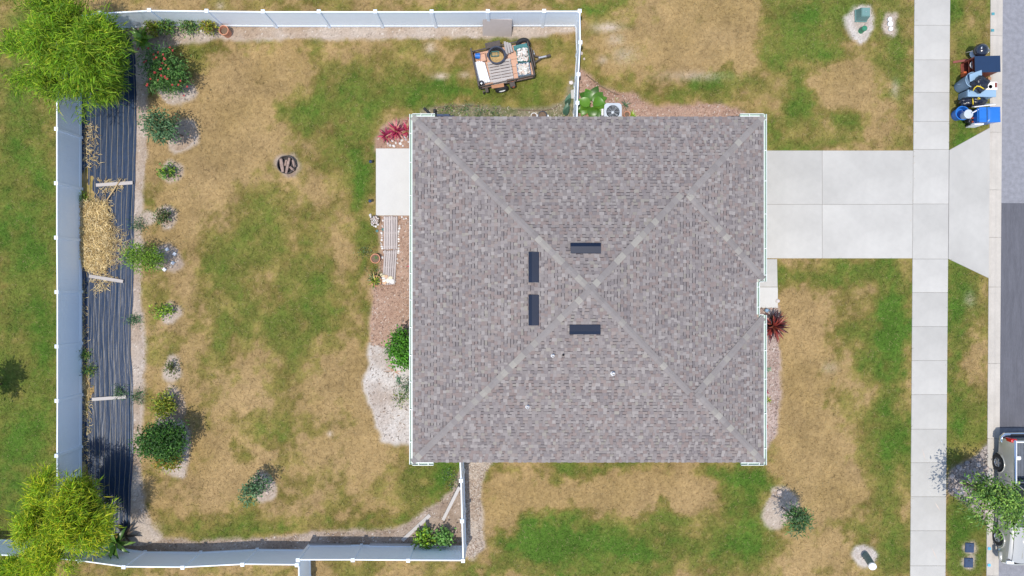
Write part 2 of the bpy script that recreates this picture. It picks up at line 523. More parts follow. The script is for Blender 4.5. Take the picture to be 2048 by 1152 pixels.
def lawn_colour(px, py):
    x = (px - 1024) / PXM; y = (576 - py) / PXM
    g = lawn_green(px, py)
    t = fbm(x, y, 1.6, 4, 4)[..., None]
    tan = TAN * (1 - t) + TAN2 * t
    u = ss(.14, .50, g)[..., None]
    v = ss(.42, .92, g)[..., None]
    w = ss(.85, 1.45, g)[..., None]
    k = ss(.35, .65, fbm(x, y, .8, 4, 7, .65))[..., None]
    c = tan * (1 - u) + (OLIVE * (1 - k) + GOLD * k) * u
    c = c * (1 - v) + (GRN * (1 - .35 * k) + OLIVE * .35 * k) * v
    c = c * (1 - w) + GRN2 * w
    f = (.56 + .44 * fbm(x, y, .9, 3, 1) + .44 * fbm(x, y, .13, 2, 6))[..., None]
    return c * f, g


def circ(cx, cy, rx, ry=None, n=18):
    ry = ry or rx
    q = random.Random(int(cx * 7 + cy)); p1, p2 = q.uniform(0, 6), q.uniform(0, 6)
    o = []
    for i in range(n):
        t = 6.2832 * i / n
        k = 1 + .13 * math.sin(2 * t + p1) + .10 * math.sin(3 * t + p2) + q.uniform(-.06, .06)
        o.append((cx + rx * k * math.cos(t), cy + ry * k * math.sin(t)))
    return o


# soil patches: name, outline in photo pixels on the ground, colours, roughness of the edge
SAND = ((.40, .335, .28), (.31, .23, .165)); WHITE_SAND = ((.49, .45, .41), (.34, .275, .225)); MULCH = ((.36, .235, .175), (.25, .15, .105))
GREYSOIL = ((.35, .28, .225), (.22, .16, .115)); PINKSOIL = ((.37, .25, .185), (.29, .185, .13)); DARKSOIL = ((.22, .17, .13), (.12, .08, .055))
SHELL = ((.42, .355, .29), (.32, .245, .185)); WEEDY = ((.22, .19, .13), (.13, .14, .06))
PATCH = [
    ('soil_strip', [(236, 50), (1152, 49), (1154, 62), (1100, 67), (1060, 72), (960, 73), (840, 73), (700, 76), (600, 75), (480, 79), (440, 76), (400, 81), (335, 89), (312, 112), (300, 130), (266, 128), (262, 90)], SAND, 5),
    ('soil_strip', [(262, 122), (300, 122), (292, 165), (292, 200), (291, 300), (286, 370), (281, 420), (284, 470), (281, 560), (281, 620), (287, 680), (289, 700), (283, 780), (281, 850), (281, 900), (279, 950), (286, 1010), (302, 1050), (322, 1078), (290, 1100), (240, 1100), (255, 1040), (262, 900), (260, 700), (262, 500), (268, 300)], SAND, 4),
    ('soil_strip', [(290, 1084), (340, 1080), (400, 1084), (480, 1080), (560, 1075), (620, 1067), (700, 1064), (760, 1061), (800, 1058), (838, 1031), (880, 1006), (903, 985), (922, 940), (928, 940), (933, 1098), (620, 1096), (600, 1104), (160, 1104), (200, 1088)], GREYSOIL, 4),
    ('shell_path', [(930, 915), (990, 915), (972, 940), (962, 965), (959, 1000), (963, 1030), (961, 1060), (966, 1085), (968, 1096), (945, 1117), (930, 1112)], SHELL, 5),
    ('mulch_bed', [(760, 432), (824, 430), (826, 700), (800, 705), (760, 694), (741, 694), (744, 640), (748, 580), (756, 566), (764, 500)], PINKSOIL, 4),
    ('white_sand_bed', [(740, 688), (778, 690), (800, 720), (826, 740), (826, 884), (790, 886), (768, 878), (755, 855), (750, 825), (740, 800), (731, 780), (728, 762), (738, 745), (739, 715)], WHITE_SAND, 5),
    ('mulch_bed', [(752, 298), (755, 275), (765, 258), (790, 243), (830, 234), (830, 298)], MULCH, 4),
    ('weedy_bed', [(845, 222), (870, 215), (920, 213), (1000, 215), (1060, 221), (1100, 219), (1120, 208), (1138, 187), (1142, 155), (1154, 152), (1156, 262), (845, 262)], WEEDY, 6),
    ('mulch_bed', [(1156, 138), (1172, 150), (1200, 173), (1235, 188), (1270, 192), (1295, 208), (1310, 217), (1345, 214), (1400, 211), (1440, 210), (1486, 226), (1486, 262), (1156, 262)], MULCH, 5),
    ('mulch_bed', [(1515, 616), (1556, 617), (1557, 700), (1557, 800), (1553, 850), (1546, 878), (1532, 893), (1515, 893)], ((.40, .31, .27), (.28, .20, .165)), 3),
    ('sand_patch', [(1692, 42), (1700, 25), (1720, 11), (1735, 16), (1747, 38), (1745, 55), (1735, 72), (1722, 84), (1708, 75), (1698, 60)], WHITE_SAND, 4),
    ('sand_patch', [(1766, 54), (1775, 31), (1790, 33), (1791, 55), (1785, 70), (1770, 66)], SAND, 3),
    ('sand_patch', circ(1730, 1111, 20, 20), WHITE_SAND, 3),
    ('mulch_bed', [(1974, 893), (1976, 950), (1974, 1000), (1975, 1050), (1966, 1038), (1955, 1021), (1940, 1007), (1915, 996), (1900, 986), (1898, 965), (1902, 942), (1920, 930), (1950, 917)], ((.32, .28, .255), (.20, .165, .145)), 5),
    ('sand_patch', circ(345, 344, 17, 19), SAND, 4), ('sand_patch', circ(334, 435, 18, 19), SAND, 4), ('sand_patch', circ(299, 435, 13, 12), SAND, 4),
    ('sand_patch', circ(340, 627, 19, 16), SAND, 4), ('sand_patch', circ(345, 740, 18, 19), SAND, 4),
    ('sand_patch', [(330, 790), (350, 780), (368, 795), (369, 825), (360, 850), (330, 850), (318, 835)], SAND, 4),
    ('sand_patch', [(318, 845), (365, 840), (380, 880), (375, 925), (366, 952), (345, 950), (325, 935), (330, 900)], SAND, 4),
    ('sand_patch', circ(334, 516, 27, 26), GREYSOIL, 4), ('sand_patch', circ(352, 185, 32, 23), SAND, 4), ('sand_patch', circ(368, 272, 27, 27), SAND, 4),
    ('sand_patch', circ(530, 973, 22, 24), SAND, 4), ('sand_patch', circ(1562, 1015, 30, 39), SHELL, 4), ('sand_patch', circ(576, 331, 21, 21), GREYSOIL, 3),
    ('soil_patch', circ(1940, 1096, 11, 10), SAND, 2), ('soil_patch', circ(1938, 1125, 11, 10), SAND, 2),
]
# the garden sheet of black plastic
MAT_POLY = [(240, 70), (262, 70), (273, 120), (275, 200), (274, 300), (272, 370), (268, 430), (268, 520), (268, 600), (262, 650), (262, 700), (267, 770), (268, 850), (267, 920), (263, 980), (262, 1040), (260, 1066), (170, 1060), (163, 900), (162, 600), (163, 300), (165, 120)]
# hard ground: nothing grows there
HARD = [
    [(1530, 299), (1822, 299), (1822, 518), (1530, 518)], [(1510, 515), (1556, 515), (1557, 616), (1510, 616)],
    [(1828, -60), (1900, -60), (1889, 1230), (1818, 1230)], [(1890, 299), (1980, 253), (1980, 558), (1890, 519)], [(1980, -60), (2400, -60), (2400, 1230), (1972, 1230)],
    [(752, 297), (835, 297), (835, 432), (752, 432)], [(845, 262), (1500, 262), (1500, 900), (845, 900)],
]

# ------------------------------------------------------------------ ground
def axis(lo, hi, step, far):
    a = np.arange(lo, hi + step / 2, step)
    e = np.concatenate([np.arange(.3, 20, .35), [22, 26, 35, 60, 110, far]])
    return np.concatenate([lo - e[::-1], a, hi + e])


gx = axis(-25.5, 22.6, .085, 250.0); gy = axis(-14.6, 14.6, .085, 250.0)
GX, GY = np.meshgrid(gx, gy)
PXg = GX * PXM + 1024; PYg = 576 - GY * PXM
cg, _g = lawn_colour(PXg, PYg)
far_w = np.maximum(ss(12, 20, np.abs(GX) - 25), ss(12, 20, np.abs(GY) - 14))[..., None]
cg = cg * (1 - far_w) + (GOLD * .6 + GRN * .4) * .8 * far_w
soilw = np.zeros(GX.shape)
soilc = np.zeros(GX.shape + (3,))
for (nm, poly, cc, e) in PATCH:
    pa = np.array(poly)
    m = (PXg > pa[:, 0].min() - 22) & (PXg < pa[:, 0].max() + 22) & (PYg > pa[:, 1].min() - 22) & (PYg < pa[:, 1].max() + 22)
    if not m.any(): continue
    x = PXg[m]; y = PYg[m]
    d = distpoly(poly, x, y); d = np.where(inside(poly, x, y), -d, d)
    d = d + (fbm(GX[m], GY[m], .5, 3, 2) - .5) * 14
    w = 1 - ss(-3, 9, d)
    old = soilw[m]
    up = w > old
    soilw[m] = np.where(up, w, old)
    sc_ = soilc[m]; sc_[up] = np.array(cc[0]) * .8 + np.array(cc[1]) * .2; soilc[m] = sc_
# worn, sandy spots in the lawn
for (bx, by, rx, ry, a) in [(1215, 55, 26, 9, .9), (1232, 80, 16, 12, .6), (1250, 110, 22, 16, .5), (1225, 78, 6, 12, .7), (860, 95, 10, 10, .7), (868, 70, 12, 4, .7), (880, 152, 14, 6, .8), (930, 150, 10, 6, .6),
                            (1660, 735, 14, 10, .4), (305, 1057, 14, 12, .8), (1790, 178, 8, 16, .5), (660, 868, 5, 5, .9), (340, 775, 6, 8, .7), (1205, 120, 10, 8, .5), (1940, 600, 10, 14, .35), (440, 12, 8, 8, .6), (300, 20, 14, 6, .5), (1385, 152, 60, 9, .45)]:
    w = a * np.exp(-(((PXg - bx) / rx) ** 2 + ((PYg - by) / ry) ** 2)) * (.5 + fbm(GX, GY, .5, 3, 4))
    up = w > soilw
    soilw = np.maximum(soilw, np.clip(w, 0, 1))
    soilc[up] = (.46, .37, .29)
sw = soilw[..., None]
cg = cg * (1 - sw) + soilc * sw
ny, nx = GX.shape
Vg = np.stack([GX, GY, np.zeros_like(GX)], -1).reshape(-1, 3)
ii = (np.arange(ny - 1)[:, None] * nx + np.arange(nx - 1)[None, :]).ravel()
Fg = np.stack([ii, ii + 1, ii + 1 + nx, ii + nx], 1)
g_ob = npmesh('lawn', Vg, Fg, MT['lawn'], cg.reshape(-1, 3), point=True)
tag(g_ob, kind='structure')


# ------------------------------------------------------------------ grass
def grass_blades(n):
    px = NR.uniform(-40, 2000, n); py = NR.uniform(-30, 1185, n)
    keep = np.ones(n, bool)
    for p in HARD + [MAT_POLY]:
        keep &= ~inside(p, px, py)
    x = (px - 1024) / PXM; y = (576 - py) / PXM
    # sample the soil weight from the ground grid
    ix = np.clip(np.searchsorted(gx, x), 0, nx - 1); iy = np.clip(np.searchsorted(gy, y), 0, ny - 1)
    sw_ = soilw[iy, ix]
    keep &= NR.random(n) > sw_ * 1.02
    px, py, x, y = px[keep], py[keep], x[keep], y[keep]
    n = len(px)
    c, g = lawn_colour(px, py)
    lush = ss(.3, 1.0, g)
    L = (.045 + .05 * NR.random(n)) * (.8 + .5 * lush)
    wd = .008 + .007 * NR.random(n)
    big = NR.random(n) < .14
    L = np.where(big, .10 + .12 * NR.random(n), L); wd = np.where(big, .013 + .010 * NR.random(n), wd)
    az = NR.uniform(0, 2 * np.pi, n)
    el = np.radians(NR.uniform(8, 55, n))
    el = np.where(big, el * .45, el)
    dx = np.cos(az) * np.cos(el) * L; dy = np.sin(az) * np.cos(el) * L; dz = np.sin(el) * L
    sx = -np.sin(az) * wd / 2; sy = np.cos(az) * wd / 2
    z0 = np.full(n, .002)
    V = np.empty((n, 3, 3))
    V[:, 0] = np.stack([x - sx, y - sy, z0], 1)
    V[:, 1] = np.stack([x + sx, y + sy, z0], 1)
    V[:, 2] = np.stack([x + dx, y + dy, z0 + dz], 1)
    F = np.arange(n * 3).reshape(n, 3)
    j = np.where(big, NR.normal(.02, .34, n), NR.normal(0, .17, n))
    c = c * np.clip(1.04 + j, .5, 1.7)[:, None]
    straw = NR.random(n) < (.22 - .14 * lush)
    c[straw] = c[straw] * .35 + np.array([.46, .36, .19]) * .65
    o = npmesh('grass', V.reshape(-1, 3), F, MT['grass'], c)
    tag(o, 'short lawn grass, part green and part dried out, around the house', 'grass', kind='stuff')


grass_blades(620000)


# ------------------------------------------------------------------ soil patches
def patch(name, poly, cc, edge, seed):
    st = .05
    P = [W(*p) for p in poly]
    xs = np.arange(min(p.x for p in P) - .15, max(p.x for p in P) + .15, st)
    ys = np.arange(min(p.y for p in P) - .15, max(p.y for p in P) + .15, st)
    X, Y = np.meshgrid(xs, ys)
    q = [(p.x, p.y) for p in P]
    d = distpoly(q, X, Y); ins = inside(q, X, Y)
    d = np.where(ins, d, -d) + (fbm(X, Y, .6, 4, seed % 5) - .5) * edge * .06 + (fbm(X, Y, .12, 2, 3) - .5) * .07
    hgt = ss(-.02, .25, d)
    Z = .006 + hgt * .012 + hgt * fbm(X, Y, .35, 3, 5) * .03 * hgt
    X = X + NR.uniform(-.014, .014, X.shape); Y = Y + NR.uniform(-.014, .014, Y.shape)
    t = np.clip((fbm(X, Y, 1.0, 5, seed % 7) - .5) * 2.4 + .4, 0, 1)[..., None]
    C = np.array(cc[0]) * (1 - t) + np.array(cc[1]) * t
    sp = NR.random(X.shape)
    C = C * (1 + NR.normal(0, .09, X.shape))[..., None]
    C[sp > .985] = C[sp > .985] * .3 + np.array([.62, .58, .52]) * .7
    C[sp < .02] *= .5
    n2, n1 = X.shape
    ii = (np.arange(n2 - 1)[:, None] * n1 + np.arange(n1 - 1)[None, :])
    dm = (d[:-1, :-1] + d[1:, 1:] + d[:-1, 1:] + d[1:, :-1]) / 4
    keep = dm > 0
    keep &= ~((dm < .05) & (NR.random(dm.shape) < .35))
    ii = ii[keep]
    if len(ii) == 0: return
    F = np.stack([ii, ii + 1, ii + 1 + n1, ii + n1], 1)
    V = np.stack([X, Y, Z], -1).reshape(-1, 3)
    used = np.unique(F); remap = np.full(len(V), -1); remap[used] = np.arange(len(used))
    o = npmesh(name, V[used], remap[F], MT['soil'], C.reshape(-1, 3)[used], point=True)
    tag(o, kind='structure')


for i, (nm, poly, cc, e) in enumerate(PATCH):
    patch(nm, poly, cc, e, i + 1)


def strips(n, fpos, L0, L1, w0, w1, cols, zlift=.02, el=25, curve=.3, jit=.15):
    """loose chips, straw, twigs: n small bent strips"""
    P = np.array([fpos() for _ in range(n)])
    L = NR.uniform(L0, L1, n); wd = NR.uniform(w0, w1, n)
    az = NR.uniform(0, 2 * np.pi, n); e = np.radians(NR.uniform(-4, el, n))
    d = np.stack([np.cos(az) * np.cos(e), np.sin(az) * np.cos(e), np.sin(e)], 1)
    s = np.stack([-np.sin(az), np.cos(az), np.zeros(n)], 1)
    mid = P + d * (L * .5)[:, None] + s * (NR.normal(0, curve, n) * L)[:, None] + np.array([0, 0, 1]) * (L * .08)[:, None]
    end = P + d * L[:, None]
    hw = s * (wd / 2)[:, None]
    V = np.stack([P - hw, P + hw, mid + hw, mid - hw, end + hw * .5, end - hw * .5], 1)
    V[..., 2] += zlift
    b = np.arange(n)[:, None] * 6
    F = np.concatenate([b + np.array([[0, 1, 2, 3]]), b + np.array([[3, 2, 4, 5]])])
    ci = NR.integers(0, len(cols), n)
    C = np.array(cols)[ci] * (1 + NR.normal(0, jit, n))[:, None]
    return V.reshape(-1, 3), F, np.concatenate([C, C])


def in_poly_sampler(poly, z=.02, cond=None):
    pa = np.array(poly)

    def f():
        while True:
            x = rng.uniform(pa[:, 0].min(), pa[:, 0].max()); y = rng.uniform(pa[:, 1].min(), pa[:, 1].max())
            if inside(poly, np.array([x]), np.array([y]))[0]:
                w = W(x, y); return (w.x, w.y, z)
    return f


def chips(label, cat, idx, n, cols, L=(.04, .13), wd=(.012, .03)):
    V, F, C = strips(n, in_poly_sampler(PATCH[idx][1]), L[0], L[1], wd[0], wd[1], cols, .012, 18)
    o = npmesh('wood_chips' if 'chip' in label else 'debris', V, F, MT['straw'], C)
    tag(o, label, cat, kind='stuff')


BR = [(.34, .21, .15), (.26, .16, .11), (.42, .30, .22), (.50, .40, .33), (.20, .13, .10)]
chips('pinkish brown wood chips along the back wall of the house', 'wood chips', 4, 1600, BR)
chips('pale twigs and chips lying on the white sand by the back wall', 'debris', 5, 260, [(.25, .17, .12), (.5, .42, .36), (.14, .11, .09)], (.04, .16))
chips('brown wood chips around the air conditioner bed', 'wood chips', 8, 1500, BR)
chips('brown wood chips in the narrow bed along the front wall', 'wood chips', 9, 900, [(.40, .30, .26), (.30, .2, .16), (.52, .45, .4), (.2, .14, .11)])
chips('bleached wood chips on the path outside the south gate fence', 'wood chips', 3, 1300, [(.50, .42, .34), (.40, .31, .24), (.54, .47, .40), (.28, .2, .15)], (.05, .16), (.012, .03))
chips('grey chips and dead leaves around the street tree', 'wood chips', 13, 700, [(.36, .32, .29), (.24, .20, .18), (.15, .12, .10), (.46, .40, .36)], (.05, .14), (.015, .035))
chips('dead leaves and twigs in the weedy bed along the north wall', 'debris', 7, 700, [(.40, .32, .22), (.28, .22, .14), (.5, .42, .34), (.14, .16, .06)], (.05, .22))
chips('bits of bark on the soil along the south fence', 'debris', 2, 600, [(.5, .42, .36), (.3, .22, .17), (.16, .12, .09)], (.04, .14))


# ------------------------------------------------------------------ hard surfaces
def structure(name):
    o = bpy.data.objects.new(name, None); col.objects.link(o)
    return tag(o, kind='structure')


def slab(parent, poly, z1=.035, z0=-.03, m='concrete', name='slab', gap=.007):
    P = [W(*p) for p in poly]
    cx = sum(p.x for p in P) / len(P); cy = sum(p.y for p in P) / len(P)
    q = []
    for p in P:
        d = Vector((cx - p.x, cy - p.y, 0))
        q.append((p.x + math.copysign(min(gap, abs(d.x)), d.x) - cx, p.y + math.copysign(min(gap, abs(d.y)), d.y) - cy))
    mb = MB().prism(q, z0, z1, inset=.008)
    return mb.build(name, MT[m], parent, loc=(cx, cy, 0))


def filler(parent, poly, z=.024):
    P = [W(*p) for p in poly]
    return MB().prism([(p.x, p.y) for p in poly and P], -.02, z).build('joint', MT['joint'], parent)


def swx(y):  # sidewalk edges lean a little
    t = y / 1152.0
    return 1828 - 8.5 * t, 1900 - 9.5 * t


sw_o = structure('sidewalk')
ys_ = [-90, -20, 51, 120, 185, 243, 299, 408, 518, 585, 653, 721, 789, 858, 925, 993, 1061, 1131, 1200, 1260]
for a, b in zip(ys_[:-1], ys_[1:]):
    l0, r0 = swx(a); l1, r1 = swx(b)
    slab(sw_o, [(l0, a), (r0, a), (r1, b), (l1, b)])
filler(sw_o, [(swx(-90)[0] + 1, -90), (swx(-90)[1] - 1, -90), (swx(1260)[1] - 1, 1260), (swx(1260)[0] + 1, 1260)])
dr = structure('driveway')
for xa, xb in ((1500, 1644), (1644, 1821)):
    for ya, yb in ((301, 409), (409, 517)):
        slab(dr, [(xa, ya), (xb if xb < 1700 else swx(ya)[0], ya), (xb if xb < 1700 else swx(yb)[0], yb), (xa, yb)])
filler(dr, [(1502, 302), (1827, 302), (1825.5, 516), (1502, 516)])
ap = structure('driveway_apron')
slab(ap, [(1897.6, 300), (1979.5, 255), (1977, 556.5), (1895.8, 518)], m='concrete')
wk = structure('front_walkway')
slab(wk, [(1512, 518), (1554, 518), (1555, 574), (1512, 574)]); slab(wk, [(1502, 574), (1555.5, 574), (1555.5, 616), (1502, 616)], m='patio')
pt = structure('patio')
slab(pt, [(752, 297), (845, 297), (845, 431.5), (752, 431.5)], m='patio', z1=.06)


def road_sheet(name, poly, z, m):
    P = [W(*p) for p in poly]
    o = MB().add([(p.x, p.y, z) for p in P], [tuple(reversed(range(len(P))))] if True else [], None).build(name, MT[m])
    return tag(o, kind='structure')


road_sheet('road', [(1999, -9000), (2360, -9000), (2360, 10000), (1990, 10000)], .006, 'asphalt_old')
road_sheet('road_resurfaced', [(2001, 406), (2360, 409), (2360, 857), (1996.5, 856)], .011, 'asphalt_new')
kb = structure('kerb')
seg_y = [-120, -20, 74, 213, 300, 428, 571, 700, 726, 874, 1010, 1150, 1290]
seg_y = [-120, -30, 72, 170, 265, 380, 475, 574, 727, 877, 1010, 1150, 1290]
for a, b in zip(seg_y[:-1], seg_y[1:]):
    mb = MB()
    prof = [(0, .03), (4, .075), (10, .07), (16, .03), (24.5, .018)]
    vs = []
    for yy in (a + .25, b - .25):
        x0 = 1980.5 - 8.2 * yy / 1152
        for (dx, z) in prof:
            p = W(x0 + dx, yy); vs.append((p.x, p.y, z))
        p = W(x0 + 24.5, yy); vs.append((p.x, p.y, -.03)); p = W(x0, yy); vs.append((p.x, p.y, -.03))
    k = 7
    fs = [(i, i + 1, k + i + 1, k + i) for i in range(k - 1)] + [(6, 0, 7, 13), tuple(range(6, -1, -1)), tuple(range(7, 14))]
    mb.add(vs, fs)
    mb.build('kerb_segment', MT['curb'], kb)
for (px, py, kind, lab) in [(1984, 29, 'teal_mark', 'teal square marker on the kerb top, nearest the top corner'), (1983, 62, 'teal_mark', 'teal square marker on the kerb top, just above the kettle grill'),
                            (1976.5, 1096, 'blue_mark', 'light blue paint mark on the kerb beside the upper water meter lid'), (1976, 1129, 'blue_mark', 'light blue paint mark on the kerb beside the lower water meter lid')]:
    p = W(px, py)
    mb = MB().box((0, 0, 0), (.13, .12, .006), bev=.002)
    o = mb.build('kerb_marking', MT[kind], loc=(p.x, p.y, .081))
    o.rotation_euler = (0, R(0), 0)
    tag(o, lab, 'kerb marking', 'coloured markings on the kerb')

# rust streaks on the lower sidewalk slabs and skid wear are flat stains with a shape of their own
for (x0, y0, x1, y1, w) in [(1843, 896, 1850, 920, 2), (1868, 1003, 1880, 1022, 2.6), (1862, 1093, 1874, 1120, 2.6)]:
    a = W(x0, y0); b = W(x1, y1); d = (b - a).normalized(); s = Vector((-d.y, d.x, 0)) * M2(w) / 2
    m = (a + b) / 2
    o = MB().add([(a.x, a.y, .0385), (m.x - s.x, m.y - s.y, .0385), (b.x, b.y, .0385), (m.x + s.x, m.y + s.y, .0385)], [(0, 1, 2, 3)]).build('rust_stain', MT.setdefault('rust_stain', mat('rust_stain', (.50, .43, .37), rough=.9, var=.1)), sw_o)


# ------------------------------------------------------------------ fences
FZ = 1.80


def fence(label, caps, group='white vinyl fences around the yard', first=True, last=True, hgt=FZ, skip_panels=()):
    pts = [W(x, y, hgt) for (x, y) in caps]
    root = thing('vinyl_fence', label, 'fence', (pts[0].x, pts[0].y, 0), 0, group)
    L = [Vector((p.x - pts[0].x, p.y - pts[0].y, 0)) for p in pts]
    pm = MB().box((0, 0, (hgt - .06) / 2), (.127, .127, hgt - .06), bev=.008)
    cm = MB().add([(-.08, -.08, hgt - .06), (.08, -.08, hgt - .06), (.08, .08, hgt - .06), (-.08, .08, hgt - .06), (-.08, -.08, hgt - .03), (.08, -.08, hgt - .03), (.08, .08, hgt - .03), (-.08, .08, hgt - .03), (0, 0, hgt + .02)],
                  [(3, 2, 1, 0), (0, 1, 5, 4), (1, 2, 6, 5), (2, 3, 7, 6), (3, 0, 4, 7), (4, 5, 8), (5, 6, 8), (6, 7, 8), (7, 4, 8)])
    po = pc = None
    for i, p in enumerate(L):
        if (i == 0 and not first) or (i == len(L) - 1 and not last): continue
        d = (L[min(i + 1, len(L) - 1)] - L[max(i - 1, 0)]); a = math.atan2(d.y, d.x)
        if po is None:
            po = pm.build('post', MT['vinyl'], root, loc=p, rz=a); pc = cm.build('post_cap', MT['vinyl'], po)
        else:
            o = po.copy(); col.objects.link(o); o.parent = root; o.location = p; o.rotation_euler = (0, 0, a)
            c = pc.copy(); col.objects.link(c); c.parent = o
    for i in range(len(L) - 1):
        if i in skip_panels: continue
        a, b = L[i], L[i + 1]
        d = (b - a).normalized() * .062
        a = a + d; b = b - d
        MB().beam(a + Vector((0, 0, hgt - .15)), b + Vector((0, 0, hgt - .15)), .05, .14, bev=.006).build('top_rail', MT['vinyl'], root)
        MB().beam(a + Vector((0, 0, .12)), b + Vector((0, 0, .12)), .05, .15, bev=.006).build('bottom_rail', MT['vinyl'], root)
        # tongue and groove boards, joined: the joints are far too fine to tell apart
        n = max(4, int((b - a).length / .152)); mb = MB()
        for k in range(n):
            p = a.lerp(b, k / n); q = a.lerp(b, (k + 1) / n)
            e = (q - p).normalized() * .0006
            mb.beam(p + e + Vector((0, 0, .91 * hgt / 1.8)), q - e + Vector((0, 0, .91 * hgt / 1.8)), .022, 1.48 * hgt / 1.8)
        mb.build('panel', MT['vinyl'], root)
    return root


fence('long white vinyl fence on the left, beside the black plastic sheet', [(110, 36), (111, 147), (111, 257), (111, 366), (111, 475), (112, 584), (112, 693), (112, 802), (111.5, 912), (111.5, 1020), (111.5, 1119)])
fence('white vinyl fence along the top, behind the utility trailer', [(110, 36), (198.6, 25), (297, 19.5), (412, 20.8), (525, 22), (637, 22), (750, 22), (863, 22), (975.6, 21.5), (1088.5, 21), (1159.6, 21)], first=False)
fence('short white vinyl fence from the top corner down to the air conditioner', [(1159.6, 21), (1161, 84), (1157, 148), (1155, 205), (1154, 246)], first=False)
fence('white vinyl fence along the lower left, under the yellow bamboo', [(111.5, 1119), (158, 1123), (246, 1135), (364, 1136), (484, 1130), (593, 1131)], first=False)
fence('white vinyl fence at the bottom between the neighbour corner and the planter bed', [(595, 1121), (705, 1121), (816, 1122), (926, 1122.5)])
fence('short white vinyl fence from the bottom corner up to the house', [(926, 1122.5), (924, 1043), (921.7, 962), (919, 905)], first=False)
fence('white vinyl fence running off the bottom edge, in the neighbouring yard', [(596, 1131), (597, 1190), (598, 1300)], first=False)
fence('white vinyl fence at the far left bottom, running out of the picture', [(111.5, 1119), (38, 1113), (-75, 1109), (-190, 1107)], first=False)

# ------------------------------------------------------------------ house
ZE = 2.75
SL = .29
k_ = (CAM_H - ZE) / (CAM_H * PXM)


def E(px, py):
    return ((px - 1024) * k_, (576 - py) * k_)


xW, yN = E(825, 233.5); xB, yS = E(1527, 924.5); xE_, _ = E(1513, 0)
_, yA = E(0, 558); _, yB = E(0, 635)
h1 = (yN - yA) / 2; h2 = (yB - yS) / 2
hp = (xE_ - xW) / 2; peak = ((xW + xE_) / 2, (yN + yS) / 2)
house = thing('house', 'single-storey house with a grey and mauve shingled hip roof', 'house', (peak[0], peak[1], 0))
HX, HY = peak


def rz_(x, y, face):
    """height of a roof face at (x, y)"""
    if face == 'N': return ZE + (yN - y) * SL
    if face == 'S': return ZE + (y - yS) * SL
    if face == 'W': return ZE + (x - xW) * SL
    if face == 'E': return ZE + (xE_ - x) * SL
    if face == 'B': return ZE + (xB - x) * SL
    if face == 'A': return ZE + (y - yA) * SL
    if face == 'C': return ZE + (yB - y) * SL


ap1 = (xB - h1, yN - h1); ap2 = (xB - h2, yS + h2); m1 = (xE_ - h1, yN - h1); m2 = (xE_ - h2, yS + h2)
m1z = ZE + h1 * SL
FACES = {
    'N': [(xB, yN), ap1, m1, peak, (xW, yN)], 'S': [(xW, yS), peak, m2, ap2, (xB, yS)], 'W': [(xW, yN), peak, (xW, yS)],
    'E': [(xE_, yB), (xE_, yA), m1, peak, m2][0:5], 'B1': [(xB, yA), (xB, yN), ap1][0:3], 'B2': [(xB, yS), (xB, yB), ap2],
    'A': [(xE_, yA), (xB, yA), ap1, m1], 'C': [(xB, yB), (xE_, yB), m2, ap2],
}
FKEY = {'B1': 'B', 'B2': 'B'}
roof_mb = MB()
for k, poly in FACES.items():
    vs = []
    for (x, y) in poly:
        z = rz_(x, y, FKEY.get(k, k))
        vs.append((x - HX, y - HY, z - .02))
    ar = sum(vs[i][0] * vs[(i + 1) % len(vs)][1] - vs[(i + 1) % len(vs)][0] * vs[i][1] for i in range(len(vs)))
    if ar < 0: vs.reverse()
    roof_mb.add(vs, [tuple(range(len(vs)))], (.17, .16, .17))
roof = roof_mb.build('roof', MT['shingle'], house)

PAL = [((0.229, 0.203, 0.193), 5), ((0.210, 0.185, 0.177), 4), ((0.269, 0.242, 0.227), 3.0), ((0.215, 0.173, 0.159), 3.4), ((0.239, 0.202, 0.184), 2.0), ((0.182, 0.160, 0.157), 2.0), ((0.251, 0.228, 0.199), .9)]
PALC = [p[0] for p in PAL]; PALW = [p[1] for p in PAL]
EXPO = .137 / math.sqrt(1 + SL * SL)
